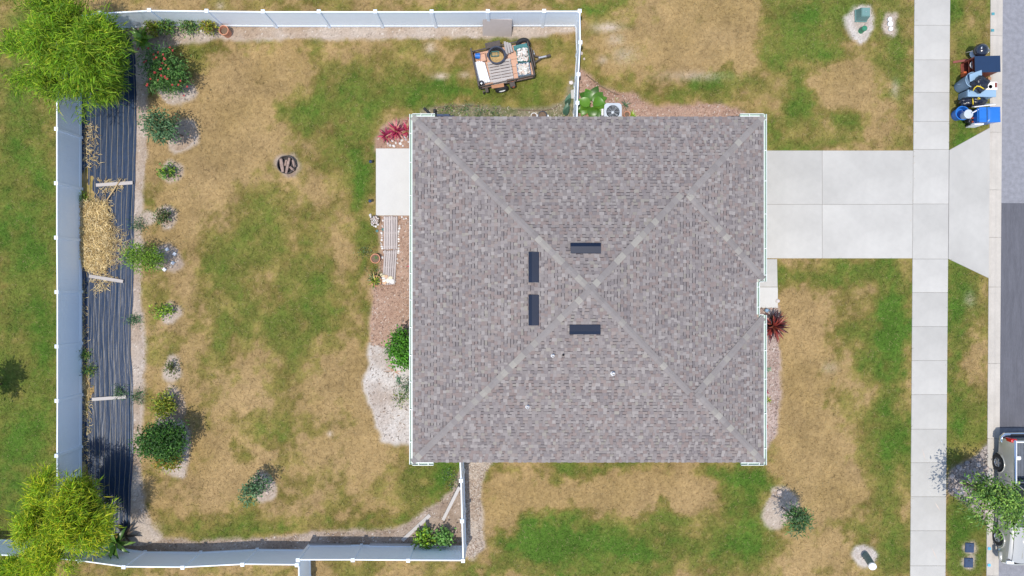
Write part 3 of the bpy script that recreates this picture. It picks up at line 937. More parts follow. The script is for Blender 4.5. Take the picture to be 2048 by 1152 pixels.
# direction of the eave (u) and inward (w) of each face
DIRS = {'N': ((-1, 0), (0, -1), (xB, yN)), 'S': ((1, 0), (0, 1), (xW, yS)), 'W': ((0, -1), (1, 0), (xW, yN)), 'E': ((0, 1), (-1, 0), (xE_, yS)), 'B1': ((0, 1), (-1, 0), (xB, yA)), 'B2': ((0, 1), (-1, 0), (xB, yS)),
        'A': ((1, 0), (0, 1), (xE_ - 5, yA)), 'C': ((-1, 0), (0, -1), (xB, yB))}
VENTS = [((1141, 486), (1202, 507), 'N'), ((1139, 649), (1201, 669), 'S'), ((1057, 504), (1078, 565), 'W'), ((1057, 590), (1078, 651), 'W')]
shingles = []
for k, poly in FACES.items():
    (ux, uy), (wx, wy), (ox, oy) = DIRS[k]
    q = [((x - ox) * ux + (y - oy) * uy, (x - ox) * wx + (y - oy) * wy) for (x, y) in poly]
    dmax = max(p[1] for p in q)
    nco = int(dmax / EXPO) + 1
    for ci in range(nco):
        d0 = ci * EXPO; d1 = min(d0 + EXPO, dmax)
        if d1 - d0 < .02: continue
        dm = (d0 + d1) / 2
        xsn = []
        for i in range(len(q)):
            a, b = q[i], q[(i + 1) % len(q)]
            if (a[1] > dm) != (b[1] > dm):
                xsn.append(a[0] + (b[0] - a[0]) * (dm - a[1]) / (b[1] - a[1]))
        if len(xsn) < 2: continue
        u0, u1 = min(xsn), max(xsn)
        u = u0 - rng.uniform(0, .2)
        last = None
        run = 0
        while u < u1:
            w = rng.choice([.09, .11, .12, .14, .15, .17, .20])
            a, b = max(u, u0), min(u + w, u1)
            u += w
            if b - a < .015: continue
            tab = rng.random() < (.22 if last else .78)
            last = tab
            c = rng.choices(PALC, PALW)[0]
            f = rng.uniform(.98, 1.10) if tab else rng.uniform(.90, .99)
            c = tuple(v * f for v in c)
            shingles.append((k, a, b, d0, d1, tab, c))


def roof_pt(k, u, d, lift):
    (ux, uy), (wx, wy), (ox, oy) = DIRS[k]
    return (ox + ux * u + wx * d - HX, oy + uy * u + wy * d - HY, ZE + d * SL + lift)


def shingle_geo(mb, k, a, b, d0, d1, tab, c):
    t = .020 if tab else .009
    over = -.012 if tab else 0.0
    d0 = d0 + over
    g = .0015
    P = [roof_pt(k, a + g, d0, -.012), roof_pt(k, b - g, d0, -.012), roof_pt(k, b - g, d1, -.012), roof_pt(k, a + g, d1, -.012),
         roof_pt(k, a + g, d0, t), roof_pt(k, b - g, d0, t), roof_pt(k, b - g, d1, t - .006), roof_pt(k, a + g, d1, t - .006)]
    mb.add(P, [(4, 5, 6, 7), (0, 1, 5, 4), (1, 2, 6, 5), (3, 0, 4, 7)], c)
    if not tab and rng.random() < .8:      # printed dark line on the lower ply
        e = d1 - rng.uniform(.024, .036)
        mb.add([roof_pt(k, a + g, e, t - .003), roof_pt(k, b - g, e, t - .003), roof_pt(k, b - g, d1, t - .0035), roof_pt(k, a + g, d1, t - .0035)], [(0, 1, 2, 3)], (.070, .060, .062))


order = sorted(range(len(shingles)), key=lambda i: -(shingles[i][2] - shingles[i][1]))
single = set(order[:300])
rest = MB()
for i, s in enumerate(shingles):
    if i in single:
        mb = MB(); shingle_geo(mb, *s); mb.build('shingle', MT['shingle'], roof)
    else:
        shingle_geo(rest, *s)
tag(rest.build('shingles', MT['shingle'], roof), kind='stuff')

# caps along the hips
CAPC = [(.226, .204, .194), (.236, .215, .204), (.214, .193, .184), (.230, .208, .196), (.296, .275, .243), (.268, .247, .222)]


def hip(p0, p1, fl, fr, m=None):
    """caps from the eave corner p0 up to p1; fl / fr are the roof faces on either side"""
    p0 = Vector((*p0, 0)); p1 = Vector((*p1, 0))
    d = (p1 - p0); Lp = d.length; d.normalize()
    s = Vector((-d.y, d.x, 0))
    n = int(Lp / .24)
    for i in range(n):
        a = p0 + d * (.02 + i * Lp / n - .02); b = p0 + d * ((i + 1) * Lp / n + .035)
        mb = MB(); c = rng.choices(CAPC, [4, 4, 3, 3, 2.4, 2.0])[0]; f = rng.uniform(.95, 1.05); c = tuple(v * f for v in c)
        hw = .128
        vs = []
        for (q, lf) in ((a, .040), (b, .030)):
            for (sd, face) in ((1, fl), (0, None), (-1, fr)):
                r_ = q + s * (hw * sd)
                z = max(rz_(q.x, q.y, fl), rz_(q.x, q.y, fr)) if face is None else rz_(r_.x, r_.y, face)
                vs.append((r_.x - HX, r_.y - HY, z + lf + (.0 if face else .006)))
        low = [(x, y, z - .035) for (x, y, z) in vs]
        mb.add(vs + low, [(1, 0, 3, 4), (2, 1, 4, 5), (0, 1, 7, 6), (1, 2, 8, 7), (3, 0, 6, 9), (2, 5, 11, 8)], c)
        mb.build('ridge_cap', MT['shingle'], roof)


hip((xW, yN), peak, 'N', 'W'); hip((xW, yS), peak, 'W', 'S')
hip(m1, peak, 'E', 'N'); hip(m2, peak, 'S', 'E')
hip((xB, yN), ap1, 'B', 'N'); hip((xB, yS), ap2, 'S', 'B')
hip((xB, yA), ap1, 'A', 'B'); hip((xB, yB), ap2, 'B', 'C')

# off-ridge vents
for (a, b, face) in VENTS:
    zc = 4.1
    for _ in range(3):
        p = W((a[0] + b[0]) / 2, (a[1] + b[1]) / 2, zc); zc = rz_(p.x, p.y, face) + .08
    kk = (CAM_H - zc) / (CAM_H * PXM)
    sx, sy = abs(b[0] - a[0]) * kk, abs(b[1] - a[1]) * kk
    Lw, Dw = (sx, sy) if face in 'NS' else (sy, sx)
    rot = {'N': math.pi, 'S': 0, 'W': -math.pi / 2}[face]
    # local: y+ is up the slope
    hl = Lw / 2; hd = Dw / 2
    mb = MB()
    zs = lambda y: y * SL
    pr = [(-hd, .012), (-hd, .115), (-hd * .35, .135), (hd * .9, .03), (hd, .012)]
    vs = []
    for x in (-hl, hl):
        vs += [(x, y, zs(y) + z) for (y, z) in pr]
    mb.add(vs, [(1, 2, 7, 6), (2, 3, 8, 7), (3, 4, 9, 8), (0, 1, 2, 3, 4)[::-1], (5, 6, 7, 8, 9)])
    v = mb.build('roof_vent', MT['vent'], roof, loc=(p.x - HX, p.y - HY, rz_(p.x, p.y, face) + .01), rz=rot)
    MB().box((0, -hd + .012, -hd * SL + .058), (Lw - .04, .012, .075)).build('louvre', MT['dark'], None).parent = v
for (px, py, r, dk) in [(1106, 712, .05, 0), (1127, 710.5, .028, 1), (1227, 748, .06, 0), (1055, 815, .055, 0)]:
    zc = 3.8
    for _ in range(3):
        p = W(px, py, zc); zc = rz_(p.x, p.y, 'S') + .2
    zb = rz_(p.x, p.y, 'S')
    mb = MB().lathe([(r * 1.6, .012), (r * 1.5, .022), (r * 1.15, .05)], n=14).lathe([(r, -.02), (r, .24), (r * .8, .245), (r * .78, .1), (.0001, .1)], n=14)
    mb.build('vent_pipe', MT['rubber' if dk else 'pipe'], roof, smooth=35, loc=(p.x - HX, p.y - HY, zb))

# walls, openings, soffit
WI = .42
wx0, wx1 = xW + WI, xB - WI; wy0, wy1 = yS + WI, yN - WI; wxm = xE_ - WI - 1.2


def wall(x0, y0, x1, y1, z0=0, z1=2.62):
    return MB().box(((x0 + x1) / 2 - HX, (y0 + y1) / 2 - HY, (z0 + z1) / 2), (abs(x1 - x0), abs(y1 - y0), z1 - z0)).build('wall', MT['stucco'], house)


T = .18
wall(wx0, wy1 - T, wx1, wy1); wall(wx0, wy0, wx1, wy0 + T); wall(wx0, wy0 + T, wx0 + T, wy1 - T)
wall(wx1 - T, yA + WI, wx1, wy1 - T); wall(wx1 - T, wy0 + T, wx1, yB - WI)
wall(wxm, yA + WI - T, wx1, yA + WI); wall(wxm, yB - WI, wx1, yB - WI + T); wall(wxm - T, yB - WI, wxm, yA + WI)


def opening(name, x, y, w, z0, z1, face, m, bars=1):
    ax = {'W': -math.pi / 2, 'E': math.pi / 2, 'N': math.pi, 'S': 0}[face]
    f = MB().box((0, -.02, (z0 + z1) / 2), (w + .14, .05, z1 - z0 + .14), bev=.008).build(name, MT['white_paint'], house, loc=(x - HX, y - HY, 0), rz=ax)
    if name == 'window':
        for i in range(2):
            MB().box((0, -.052, z0 + (z1 - z0) * (.25 + .5 * i)), (w - .04, .018, (z1 - z0) / 2 - .05)).build('pane', MT['glass'], f)
    elif name == 'garage_door':
        for i in range(4):
            for j in range(4):
                MB().box((-w / 2 + w / 4 * (j + .5), -.055, z0 + (z1 - z0) / 4 * (i + .5)), (w / 4 - .12, .03, (z1 - z0) / 4 - .1), bev=.012).build('door_panel', MT['white_paint'], f)
    else:
        MB().box((0, -.05, (z0 + z1) / 2), (w - .05, .03, z1 - z0 - .03), bev=.01).build('door_leaf', MT[m], f)
        MB().lathe([(.0001, 0), (.03, .01), (.03, .04), (.0001, .05)], n=10).build('door_knob', MT['steel'], f, loc=(w / 2 - .1, -.10, 1.0))


opening('garage_door', wx1, (yN + yA) / 2, 4.6, .05, 2.2, 'E', 'white_paint')
opening('front_door', wxm, (yA + yB) / 2, .95, .05, 2.1, 'E', 'redwood')
opening('window', wx1, (yB + yS) / 2, 1.7, .9, 2.1, 'E', 'glass')
opening('patio_door', wx0, E(0, 365)[1], 1.8, .06, 2.1, 'W', 'glass')
for yy in (520, 740, 850): opening('window', wx0, E(0, yy)[1], 1.2, .9, 2.1, 'W', 'glass')
for xx in (960, 1120, 1380): opening('window', E(xx, 0)[0], wy1, .9, 1.2, 2.1, 'N', 'glass')
for xx in (900, 1080, 1250, 1400): opening('window', E(xx, 0)[0], wy0, .9, 1.0, 2.1, 'S', 'glass')
sf = MB()
for (x0, y0, x1, y1) in [(xW, yN - WI, xB, yN), (xW, yS, xB, yS + WI), (xW, yS + WI, xW + WI, yN - WI), (xB - WI, yA, xB, yN - WI), (xB - WI, yS + WI, xB, yB), (xE_ - 2.0, yB, xE_, yA)]:
    sf.box(((x0 + x1) / 2 - HX, (y0 + y1) / 2 - HY, 2.645), (abs(x1 - x0) - .004, abs(y1 - y0) - .004, .03))
sf.build('soffit', MT['white_paint'], house)


def fascia(x0, y0, x1, y1):
    MB().beam((x0 - HX, y0 - HY, 2.69), (x1 - HX, y1 - HY, 2.69), .022, .12).build('fascia', MT['white_paint'], house)


fo = -.014
for seg in [(xW, yN + fo, xB, yN + fo), (xW, yS - fo, xB, yS - fo), (xW - fo, yS, xW - fo, yN), (xB + fo, yA, xB + fo, yN), (xB + fo, yS, xB + fo, yB), (xE_ + fo, yB, xE_ + fo, yA), (xE_, yA - fo, xB, yA - fo), (xE_, yB + fo, xB, yB + fo)]:
    fascia(*seg)


def gutter(p0, p1, side, hangers, ends=(1, 1)):
    """U-shaped trough; side is +1 when the outer lip lies to the left of p0 -> p1"""
    a = Vector((p0[0] - HX, p0[1] - HY, 0)); b = Vector((p1[0] - HX, p1[1] - HY, 0))
    d = (b - a); L = d.length
    g = bpy.data.objects.new('gutter', None); col.objects.link(g); g.parent = house
    g.location = a; g.rotation_euler = (0, 0, math.atan2(d.y, d.x))
    s = side
    wv = .125
    pr = [(.004, .045), (.004, -.075), (.10, -.075), (.125, -.02), (.125, .035), (.110, .047), (.104, .035), (.104, -.018), (.086, -.06), (.016, -.06), (.016, .045)]
    vs = []
    n = len(pr)
    for x in (0, L):
        vs += [(x, s * y, ZE + z - .02) for (y, z) in pr]
    fs = [(i, (i + 1) % n, n + (i + 1) % n, n + i) for i in range(n)]
    # end caps as solid plates
    mb = MB().add(vs, fs)
    for i, x in enumerate((0.002, L - .002)):
        if ends[i]: mb.box((x, s * .065, ZE - .035), (.006, .115, .10))
    mb.build('trough', MT['gutter'], g)
    MB().beam((0, s * .117, ZE + .0295), (L, s * .117, ZE + .0295), .022, .006).build('lip', MT['gutter_trim'], g)
    MB().beam((0, s * .011, ZE + .030), (L, s * .011, ZE + .030), .024, .006).build('apron', MT['gutter_trim'], g)
    for h in hangers:
        MB().box((L * h, s * .065, ZE + .022), (.030, .10, .008)).build('bracket', MT['gutter_trim'], g)
    return g


def fr(vals, a, b): return [(v - a) / (b - a) for v in vals]


gw0, gw1 = E(0, 228.5)[1], E(0, 928.5)[1]
gutter((xW, gw0), (xW, gw1), -1, fr([267, 325, 391, 451, 502, 547, 600, 655, 711, 764, 819, 884], 228.5, 928.5))
gutter((xW, yN), (E(870, 0)[0], yN), 1, [.38, .86], (0, 1)); gutter((xW, yS), (E(867, 0)[0], yS), -1, [.3, .75], (0, 1))
gutter((xB, E(0, 228.5)[1]), (xB, E(0, 563)[1]), 1, fr([240, 301, 362, 428, 497, 550], 228.5, 563))
gutter((E(1480, 0)[0], yN), (xB, yN), 1, [.4], (1, 0)); gutter((E(1482, 0)[0], yS), (xB, yS), -1, [.3, .8], (1, 0))
gutter((xE_, E(0, 564)[1]), (xE_, E(0, 629)[1]), 1, fr([574, 614], 564, 629), (0, 0))
gutter((xE_ + .12, yA), (xB, yA), -1, [], (0, 0)); gutter((xE_ + .12, yB), (xB, yB), 1, [], (0, 0))
gutter((xB, E(0, 630)[1]), (xB, E(0, 930)[1]), 1, fr([648, 701, 758, 827, 897], 630, 930))
for (x, y) in [(xW + .35, yN - WI + .05), (xW + .35, yS + WI - .05), (xB - .6, yN - WI + .05), (xB - .6, yS + WI - .05)]:
    MB().box((x - HX, y - HY, 1.32), (.08, .06, 2.5), bev=.01).build('downspout', MT['gutter_trim'], house)

# ------------------------------------------------------------------ leaves and plants
def leaf_arrays(P, D, L, Wd, C, fold=.35):
    """n diamond leaves, each two folded triangles"""
    n = len(P)
    D = D / np.linalg.norm(D, axis=1, keepdims=True)
    up = np.tile(np.array([0, 0, 1.0]), (n, 1)) + NR.normal(0, .35, (n, 3))
    S = np.cross(D, up); S /= np.linalg.norm(S, axis=1, keepdims=True) + 1e-9
    U = np.cross(S, D)
    mid = P + D * (L * .45)[:, None]
    hw = (Wd / 2)[:, None]
    lift = U * (Wd * fold)[:, None]
    tip = P + D * L[:, None] - np.array([0, 0, 1]) * (L * .18)[:, None]
    V = np.stack([P, mid + S * hw + lift, tip, mid - S * hw + lift], 1)
    b = np.arange(n)[:, None] * 4
    F = np.concatenate([b + np.array([[0, 1, 2]]), b + np.array([[0, 2, 3]])])
    return V.reshape(-1, 3), F, np.concatenate([C, C])


def rand_dirs(n):
    v = NR.normal(0, 1, (n, 3)); return v / np.linalg.norm(v, axis=1, keepdims=True)


def mixcols(cols, n, jit=.15):
    c = np.array(cols)[NR.integers(0, len(cols), n)]
    return c * np.clip(1 + NR.normal(0, jit, n), .45, 1.7)[:, None]


def crown(name, root, blobs, nclus, per, L, Wd, cols, out=.6, up=.15, droop=0.0, spread=.12, m='leaf', shell=.55, gaps=0.0):
    """leaf clusters spread through ellipsoids blobs = [(cx, cy, cz, rx, ry, rz)] around the root"""
    vol = np.array([b[3] * b[4] * b[5] for b in blobs]) ** .8
    bi = NR.choice(len(blobs), nclus, p=vol / vol.sum())
    B = np.array(blobs)[bi]
    d = rand_dirs(nclus)
    r = (shell + (1 - shell) * NR.random(nclus)) ** 1.0
    r = np.where(NR.random(nclus) < .25, NR.random(nclus), r) * (1 + NR.normal(0, .13, nclus))
    K = B[:, :3] + d * r[:, None] * B[:, 3:6]
    K[:, 2] = np.maximum(K[:, 2], .04)
    if gaps > 0:
        ww = fbm(K[:, 0] + root.location.x, K[:, 1] + root.location.y + K[:, 2] * .6, gaps, 3, 2)
        kp = ww > (.48 if gaps > .58 else .42)
        K = K[kp]; d = d[kp]; nclus = len(K)
    # leaf clusters
    P = np.repeat(K, per, axis=0); n = len(P)
    dd = np.repeat(d, per, axis=0) * out + rand_dirs(n) + np.array([0, 0, up])
    dd[:, 2] -= droop
    P = P + NR.normal(0, spread, (n, 3)) * np.array([1, 1, .7])
    P[:, 2] = np.maximum(P[:, 2], .03)
    lum = np.repeat(np.clip(1 + NR.normal(0, .26, nclus), .45, 1.7), per)
    C = np.clip(mixcols(cols, n) * lum[:, None] * 1.25, 0, .7)
    V, F, C = leaf_arrays(P, dd, NR.uniform(L[0], L[1], n) * 1.12, NR.uniform(Wd[0], Wd[1], n) * (1.0 if L[1] > .4 else 1.45), C)
    V[:, 2] = np.maximum(V[:, 2], .015)
    npmesh(name, V, F, MT[m], C, parent=root)
    return K


def limbs(root, targets, z0=0.0, trunk_top=.5, r=.05, n=7, name='branch', m='bark', lean=(0, 0)):
    t = Vector((lean[0], lean[1], trunk_top))
    MB().tube([(0, 0, -.05), (t.x * .4, t.y * .4, trunk_top * .5), t], [r * 1.25, r, r * .8], 8).build('trunk', MT[m], root, smooth=True)
    idx = NR.choice(len(targets), min(n, len(targets)), replace=False)
    for i in idx:
        e = Vector(targets[i]); q = t.lerp(e, .5) + Vector((0, 0, .06))
        MB().tube([t - Vector((0, 0, .03)), q, e], [r * .6, r * .4, r * .15], 6).build(name, MT[m], root, smooth=True)


BAM = [(.19, .33, .018), (.145, .28, .016), (.245, .38, .022), (.10, .22, .014), (.32, .42, .035)]
BAMY = [(.36, .48, .02), (.44, .54, .025), (.27, .41, .02), (.16, .29, .016), (.20, .34, .016), (.46, .48, .035)]


def bamboo(label, px, py, blobs_px, ncul, nclus, cols, group=None, culm_top=.9):
    b = W(px, py)
    root = thing('bamboo_clump', label, 'bamboo', (b.x, b.y, 0), 0, group)
    blobs = []
    for (x, y, z, rx, ry, rz) in blobs_px:
        p = W(x, y, z); k = (CAM_H - z) / (CAM_H * PXM)
        blobs.append((p.x - b.x, p.y - b.y, z, rx * k, ry * k, rz))
    K = crown('foliage', root, blobs, nclus, 9, (.17, .405), (.017, .031), cols, out=.75, up=.25, droop=.15, spread=.13, gaps=.6)
    for i in NR.choice(len(K), ncul, replace=False):
        e = Vector(K[i]) * .95
        a = Vector((rng.gauss(0, .16), rng.gauss(0, .2), 0))
        q = a.lerp(e, .35); q.z = e.z * .75
        q2 = a.lerp(e, .75); q2.z = e.z * 1.0
        MB().tube([a, q, q2, e], [.022, .018, .012, .005], 6).build('culm', MT['culm'], root, smooth=True)
    return root


bamboo('large bright green bamboo clump overhanging the fence at the top left corner', 231, 162,
       [(130, 80, 3.6, 95, 80, 1.3), (60, 130, 3.0, 55, 48, 1.0), (150, 165, 3.0, 70, 60, 1.0), (175, 100, 4.0, 62, 70, 1.0), (105, 20, 3.2, 45, 42, .9), (205, 150, 2.6, 38, 52, .9), (215, 95, 3.0, 26, 42, .9), (165, 205, 2.2, 30, 26, .6), (240, 165, 2.2, 22, 10, .4), (50, 100, 2.8, 30, 30, .7)], 26, 6400, BAM, 'bamboo clumps in the fence corners')
bamboo('yellow-green bamboo clump spilling over the fence at the lower left corner', 216, 1004,
       [(110, 1030, 3.0, 60, 78, 1.1), (165, 1050, 2.7, 55, 55, .9), (95, 985, 2.8, 45, 40, .8), (70, 1060, 2.6, 30, 40, .8), (110, 1110, 2.6, 50, 40, .8), (140, 1000, 2.2, 55, 45, .6), (70, 1140, 2.4, 35, 24, .7)], 20, 4800, BAMY, 'bamboo clumps in the fence corners')
bamboo('small bright green bamboo tuft at the bottom left edge of the picture', 60, 1120, [(40, 1138, 2.0, 42, 18, .6), (10, 1145, 1.8, 30, 18, .6), (75, 1125, 2.0, 28, 16, .5)], 8, 900, BAM + BAMY[:2])


def bush(name, label, cat, base, blobs_px, nclus, per, L, Wd, cols, trunk=(.35, .03), nb=7, group=None, **kw):
    b = W(*base)
    root = thing(name, label, cat, (b.x, b.y, 0), 0, group)
    blobs = []
    for (x, y, z, rx, ry, rz) in blobs_px:
        p = W(x, y, z); k = (CAM_H - z) / (CAM_H * PXM)
        blobs.append((p.x - b.x, p.y - b.y, z, rx * k, ry * k, rz))
    K = crown('foliage', root, blobs, nclus, per, L, Wd, cols, **kw)
    limbs(root, K, trunk_top=trunk[0], r=trunk[1], n=nb)
    return root, K


G1 = [(.06, .15, .03), (.085, .19, .04), (.045, .11, .028), (.11, .21, .05)]
GBLUE = [(.075, .15, .062), (.055, .115, .05), (.10, .18, .08)]
GD = [(.028, .085, .012), (.04, .11, .014), (.02, .06, .01), (.055, .14, .018)]
GY = [(.16, .22, .02), (.22, .25, .025), (.10, .16, .02), (.26, .24, .03)]
GL = [(.15, .26, .02), (.20, .31, .022), (.11, .20, .018)]

# the row of plants along the sheet, top to bottom
r_, K = bush('flowering_shrub', 'large loose green shrub with red flowers near the top left of the yard', 'shrub', (362, 165), [(330, 140, 1.3, 42, 38, .55), (312, 120, 1.2, 30, 24, .4), (345, 160, 1.0, 34, 24, .4), (322, 165, .9, 28, 18, .4)], 560, 6, (.10, .20), (.018, .035), G1, nb=10)
for i in range(34):
    x, y = [(328, 108), (298, 110), (318, 150), (345, 160), (308, 160), (322, 130), (312, 118), (352, 170), (330, 145)][i % 9]
    p = W(x + rng.gauss(0, 9), y + rng.gauss(0, 9), 1.8) - Vector(r_.location)
    mb = MB()
    for k in range(6):
        a = k * 1.05 + rng.random()
        d = Vector((math.cos(a), math.sin(a), .35)); s = Vector((-math.sin(a), math.cos(a), 0))
        c0 = p + d * .055
        mb.add([p, p + d * .03 + s * .017, c0, p + d * .03 - s * .017], [(0, 1, 2, 3)])
    mb.build('flower', MT['flower'], r_)
bush('citrus_tree', 'blue-green young tree leaning left of its dark soil ring, below the red-flowered shrub', 'tree', (366, 272), [(322, 252, 1.6, 36, 30, .45), (308, 238, 1.7, 24, 18, .3), (330, 268, 1.4, 26, 20, .35)], 250, 5, (.09, .17), (.03, .055), GBLUE, trunk=(.9, .025), nb=10)
bush('young_shrub', 'small green shrub alone in a pale sand ring level with the fire pit', 'shrub', (345, 346), [(333, 343, .35, 15, 9, .22)], 60, 5, (.08, .15), (.025, .05), GL + G1)
bush('young_shrub', 'small dark green and brown shrub beside two pale sand spots', 'shrub', (333, 434), [(326, 432, .4, 14, 12, .22)], 62, 5, (.08, .14), (.02, .045), [(.07, .12, .03), (.04, .08, .02), (.13, .10, .04)])
bush('round_shrub', 'bright yellow-green round shrub overlapping the edge of the black sheet', 'shrub', (318, 516), [(285, 515, 1.2, 38, 26, .5), (268, 508, 1.0, 20, 18, .35), (305, 522, .9, 22, 16, .35)], 420, 6, (.06, .14), (.015, .03), [(.12, .22, .02), (.17, .28, .025), (.085, .17, .02)], nb=8)
bush('young_shrub', 'tiny light green seedling with two tufts in a white sand ring', 'shrub', (341, 625), [(333, 620, .35, 10, 7, .18), (319, 623, .3, 7, 7, .15)], 46, 5, (.08, .14), (.03, .055), GL)
bush('young_shrub', 'tiny dark olive shrub centred in a pale sand ring', 'shrub', (346, 738), [(341, 736, .3, 8, 11, .16)], 40, 5, (.07, .12), (.02, .035), [(.09, .11, .02), (.05, .08, .015)])
bush('croton_shrub', 'yellow and olive croton shrub above the dark green tree', 'shrub', (342, 806), [(327, 812, .6, 19, 22, .32)], 170, 6, (.10, .17), (.025, .04), GY)
bush('dense_tree', 'dense dark green round tree at the lower left of the yard', 'tree', (336, 868), [(322, 880, 1.5, 44, 32, .6), (300, 890, 1.2, 28, 22, .4), (345, 872, 1.3, 26, 28, .4), (330, 905, 1.1, 28, 14, .3)], 700, 7, (.06, .12), (.03, .055), GD, trunk=(.8, .05), nb=9, shell=.7)
bush('croton_shrub', 'yellow and orange croton peeping out below the dark green tree', 'shrub', (350, 922), [(336, 920, .7, 22, 16, .28)], 150, 6, (.10, .17), (.025, .04), GY + [(.30, .17, .03)])
bush('young_tree', 'sparse blue-green sapling alone in the lower middle of the back lawn', 'tree', (532, 966), [(498, 990, 1.3, 17, 18, .3), (520, 965, 1.0, 22, 15, .3), (508, 978, 1.2, 18, 12, .25)], 130, 5, (.09, .16), (.03, .05), GBLUE, trunk=(.8, .022), nb=8)
bush('young_tree', 'young feathery green tree in a pale ring on the front lawn', 'tree', (1563, 1014), [(1596, 1040, 1.6, 24, 22, .3)], 120, 7, (.12, .24), (.02, .035), GBLUE + G1[:2], trunk=(1.2, .022), nb=9)
# beyond the left edge, its shadow falls in view
bush('young_tree', 'young tree at the left edge of the picture whose shadow falls on the outer lawn', 'tree', (2, 768), [(-62, 788, 2.0, 26, 28, .5), (-50, 770, 1.8, 22, 14, .3), (-60, 805, 2.0, 18, 16, .3)], 130, 6, (.16, .30), (.04, .07), GBLUE, trunk=(1.2, .04), nb=8)
# street tree
bush('street_tree', 'green street tree leaning over the parked pickup truck', 'tree', (1927, 966), [(1985, 1000, 2.6, 52, 46, .6), (2015, 985, 2.9, 42, 36, .5), (1998, 1035, 2.5, 44, 34, .5), (1950, 978, 2.2, 34, 26, .4), (2025, 1020, 2.8, 36, 40, .5)], 640, 6, (.11, .21), (.03, .055), [(.12, .235, .045), (.165, .29, .05), (.075, .16, .035), (.21, .32, .06)], trunk=(1.5, .06), nb=22, spread=.15, gaps=.55)
# house plants
bush('green_shrub', 'bright green leafy shrub against the back wall beside the white sand', 'shrub', (815, 696), [(805, 696, 1.0, 26, 40, .4), (814, 700, 1.3, 20, 38, .3)], 330, 7, (.08, .15), (.035, .06), [(.06, .19, .014), (.085, .24, .018), (.045, .14, .012)], nb=8)
bush('hydrangea', 'left one of two light green leafy plants in the bottom planter corner', 'plant', (852, 1070), [(850, 1077, .45, 15, 13, .25)], 60, 5, (.12, .2), (.055, .085), GL + [(.09, .21, .04)])
bush('hydrangea', 'right one of two light green leafy plants, in a pot in the bottom planter corner', 'plant', (886, 1068), [(889, 1076, .5, 11, 13, .25)], 60, 5, (.10, .17), (.05, .08), [(.15, .30, .07), (.11, .24, .05)])
for (x, y, rx, ry, lab, cs) in [(305, 55, 10, 9, 'small yellow-green shrub leftmost of the four along the top fence', GY), (332, 53, 14, 10, 'olive green shrub with an orange tint second along the top fence', G1 + GY[:1]), (377, 51, 14, 10, 'variegated green shrub third along the top fence', G1 + [(.22, .28, .07)]), (416, 52, 13, 11, 'yellow and red-brown croton beside the pot on the top fence', GY + [(.2, .12, .03)])]:
    bush('border_shrub', lab, 'shrub', (1024 + (x - 1024) * .98, 576 + (y - 576) * .98), [(x, y, .55, rx, ry, .25)], 80, 5, (.09, .17), (.02, .04), cs, group='shrubs along the top fence')
for (x, y, r, lab) in [(161, 397, 10, 'small bright green weed against the left fence beside the straw'), (276, 450, 13, 'grey-green weed on the right edge of the black sheet beside the straw'), (169, 711, 8, 'green weed at the left fence beside the torn sheet'), (180, 741, 10, 'yellow-green weed on the left half of the black sheet'), (268, 640, 8, 'small grey-green weed on the right edge of the black sheet, mid length'),
                       (240, 785, 12, 'wispy grass tuft above the lowest board on the black sheet'), (275, 793, 10, 'pale grass tuft beside the right end of the lowest board'), (810, 770, 14, 'grey-green weed on the white sand by the wall'), (806, 795, 13, 'low green weed at the lower part of the white sand by the wall'), (785, 700, 10, 'pale weed at the top of the white sand')]:
    bush('weed', lab, 'weed', (x, y), [(x, y, .12, r, r * .8, .10)], 46, 5, (.06, .16), (.01, .025), GBLUE if 'grey' in lab or 'wispy' in lab or 'pale' in lab else (GL if 'bright' in lab else GY[:2] + G1), trunk=(.05, .008), nb=3, up=.5)
for (x, y, r, lab) in [(930, 222, 14, 'low green weed by the north wall, nearest the dark drain pipe'), (960, 226, 12, 'low green weed by the north wall, middle one'), (990, 226, 9, 'low dead-tipped weed by the north wall, nearest the pots'), (897, 219, 9, 'small upright weed beside the dark box on the north wall'), (905, 968, 16, 'dense ground weed beside the lower gate fence'), (898, 950, 12, 'green weed near the wall end of the lower gate fence'), (780, 500, 0, ''), (733, 505, 14, 'low green plant left of the boardwalk behind the empty pot'), (745, 548, 14, 'low green plant around the bromeliad pot')]:
    if not lab: continue
    bush('weed', lab, 'weed', (x, y), [(x, y, .12, r, r * .6, .08)], 24, 5, (.06, .14), (.012, .022), GBLUE + GL[:1] + [(.2, .18, .08)], trunk=(.05, .008), nb=3, up=.4)


def leaf_strip(mb, base, az, L, wd, el, droop, c=None, seg=6, fold=.25, shape=.5, twist=0.0):
    """one arching leaf blade"""
    d = Vector((math.cos(az), math.sin(az), 0)); s = Vector((-math.sin(az), math.cos(az), 0))
    p = Vector(base); e = el
    vs = []
    for i in range(seg + 1):
        t = i / seg
        w = wd / 2 * max(.04, (math.sin(math.pi * (t * .9 + .08) ** shape)))
        sd = (s * math.cos(twist) + Vector((0, 0, 1)) * math.sin(twist))
        lift = Vector((0, 0, w * fold))
        vs += [p + sd * w + lift, p, p - sd * w + lift]
        p = p + (d * math.cos(e) + Vector((0, 0, math.sin(e)))) * (L / seg)
        e -= droop / seg
    vs = [Vector((v.x, v.y, max(v.z, .01))) for v in vs]
    fs = []
    for i in range(seg):
        a = i * 3; b = a + 3
        fs += [(a, b, b + 1, a + 1), (a + 1, b + 1, b + 2, a + 2)]
    mb.add(vs, fs, c)


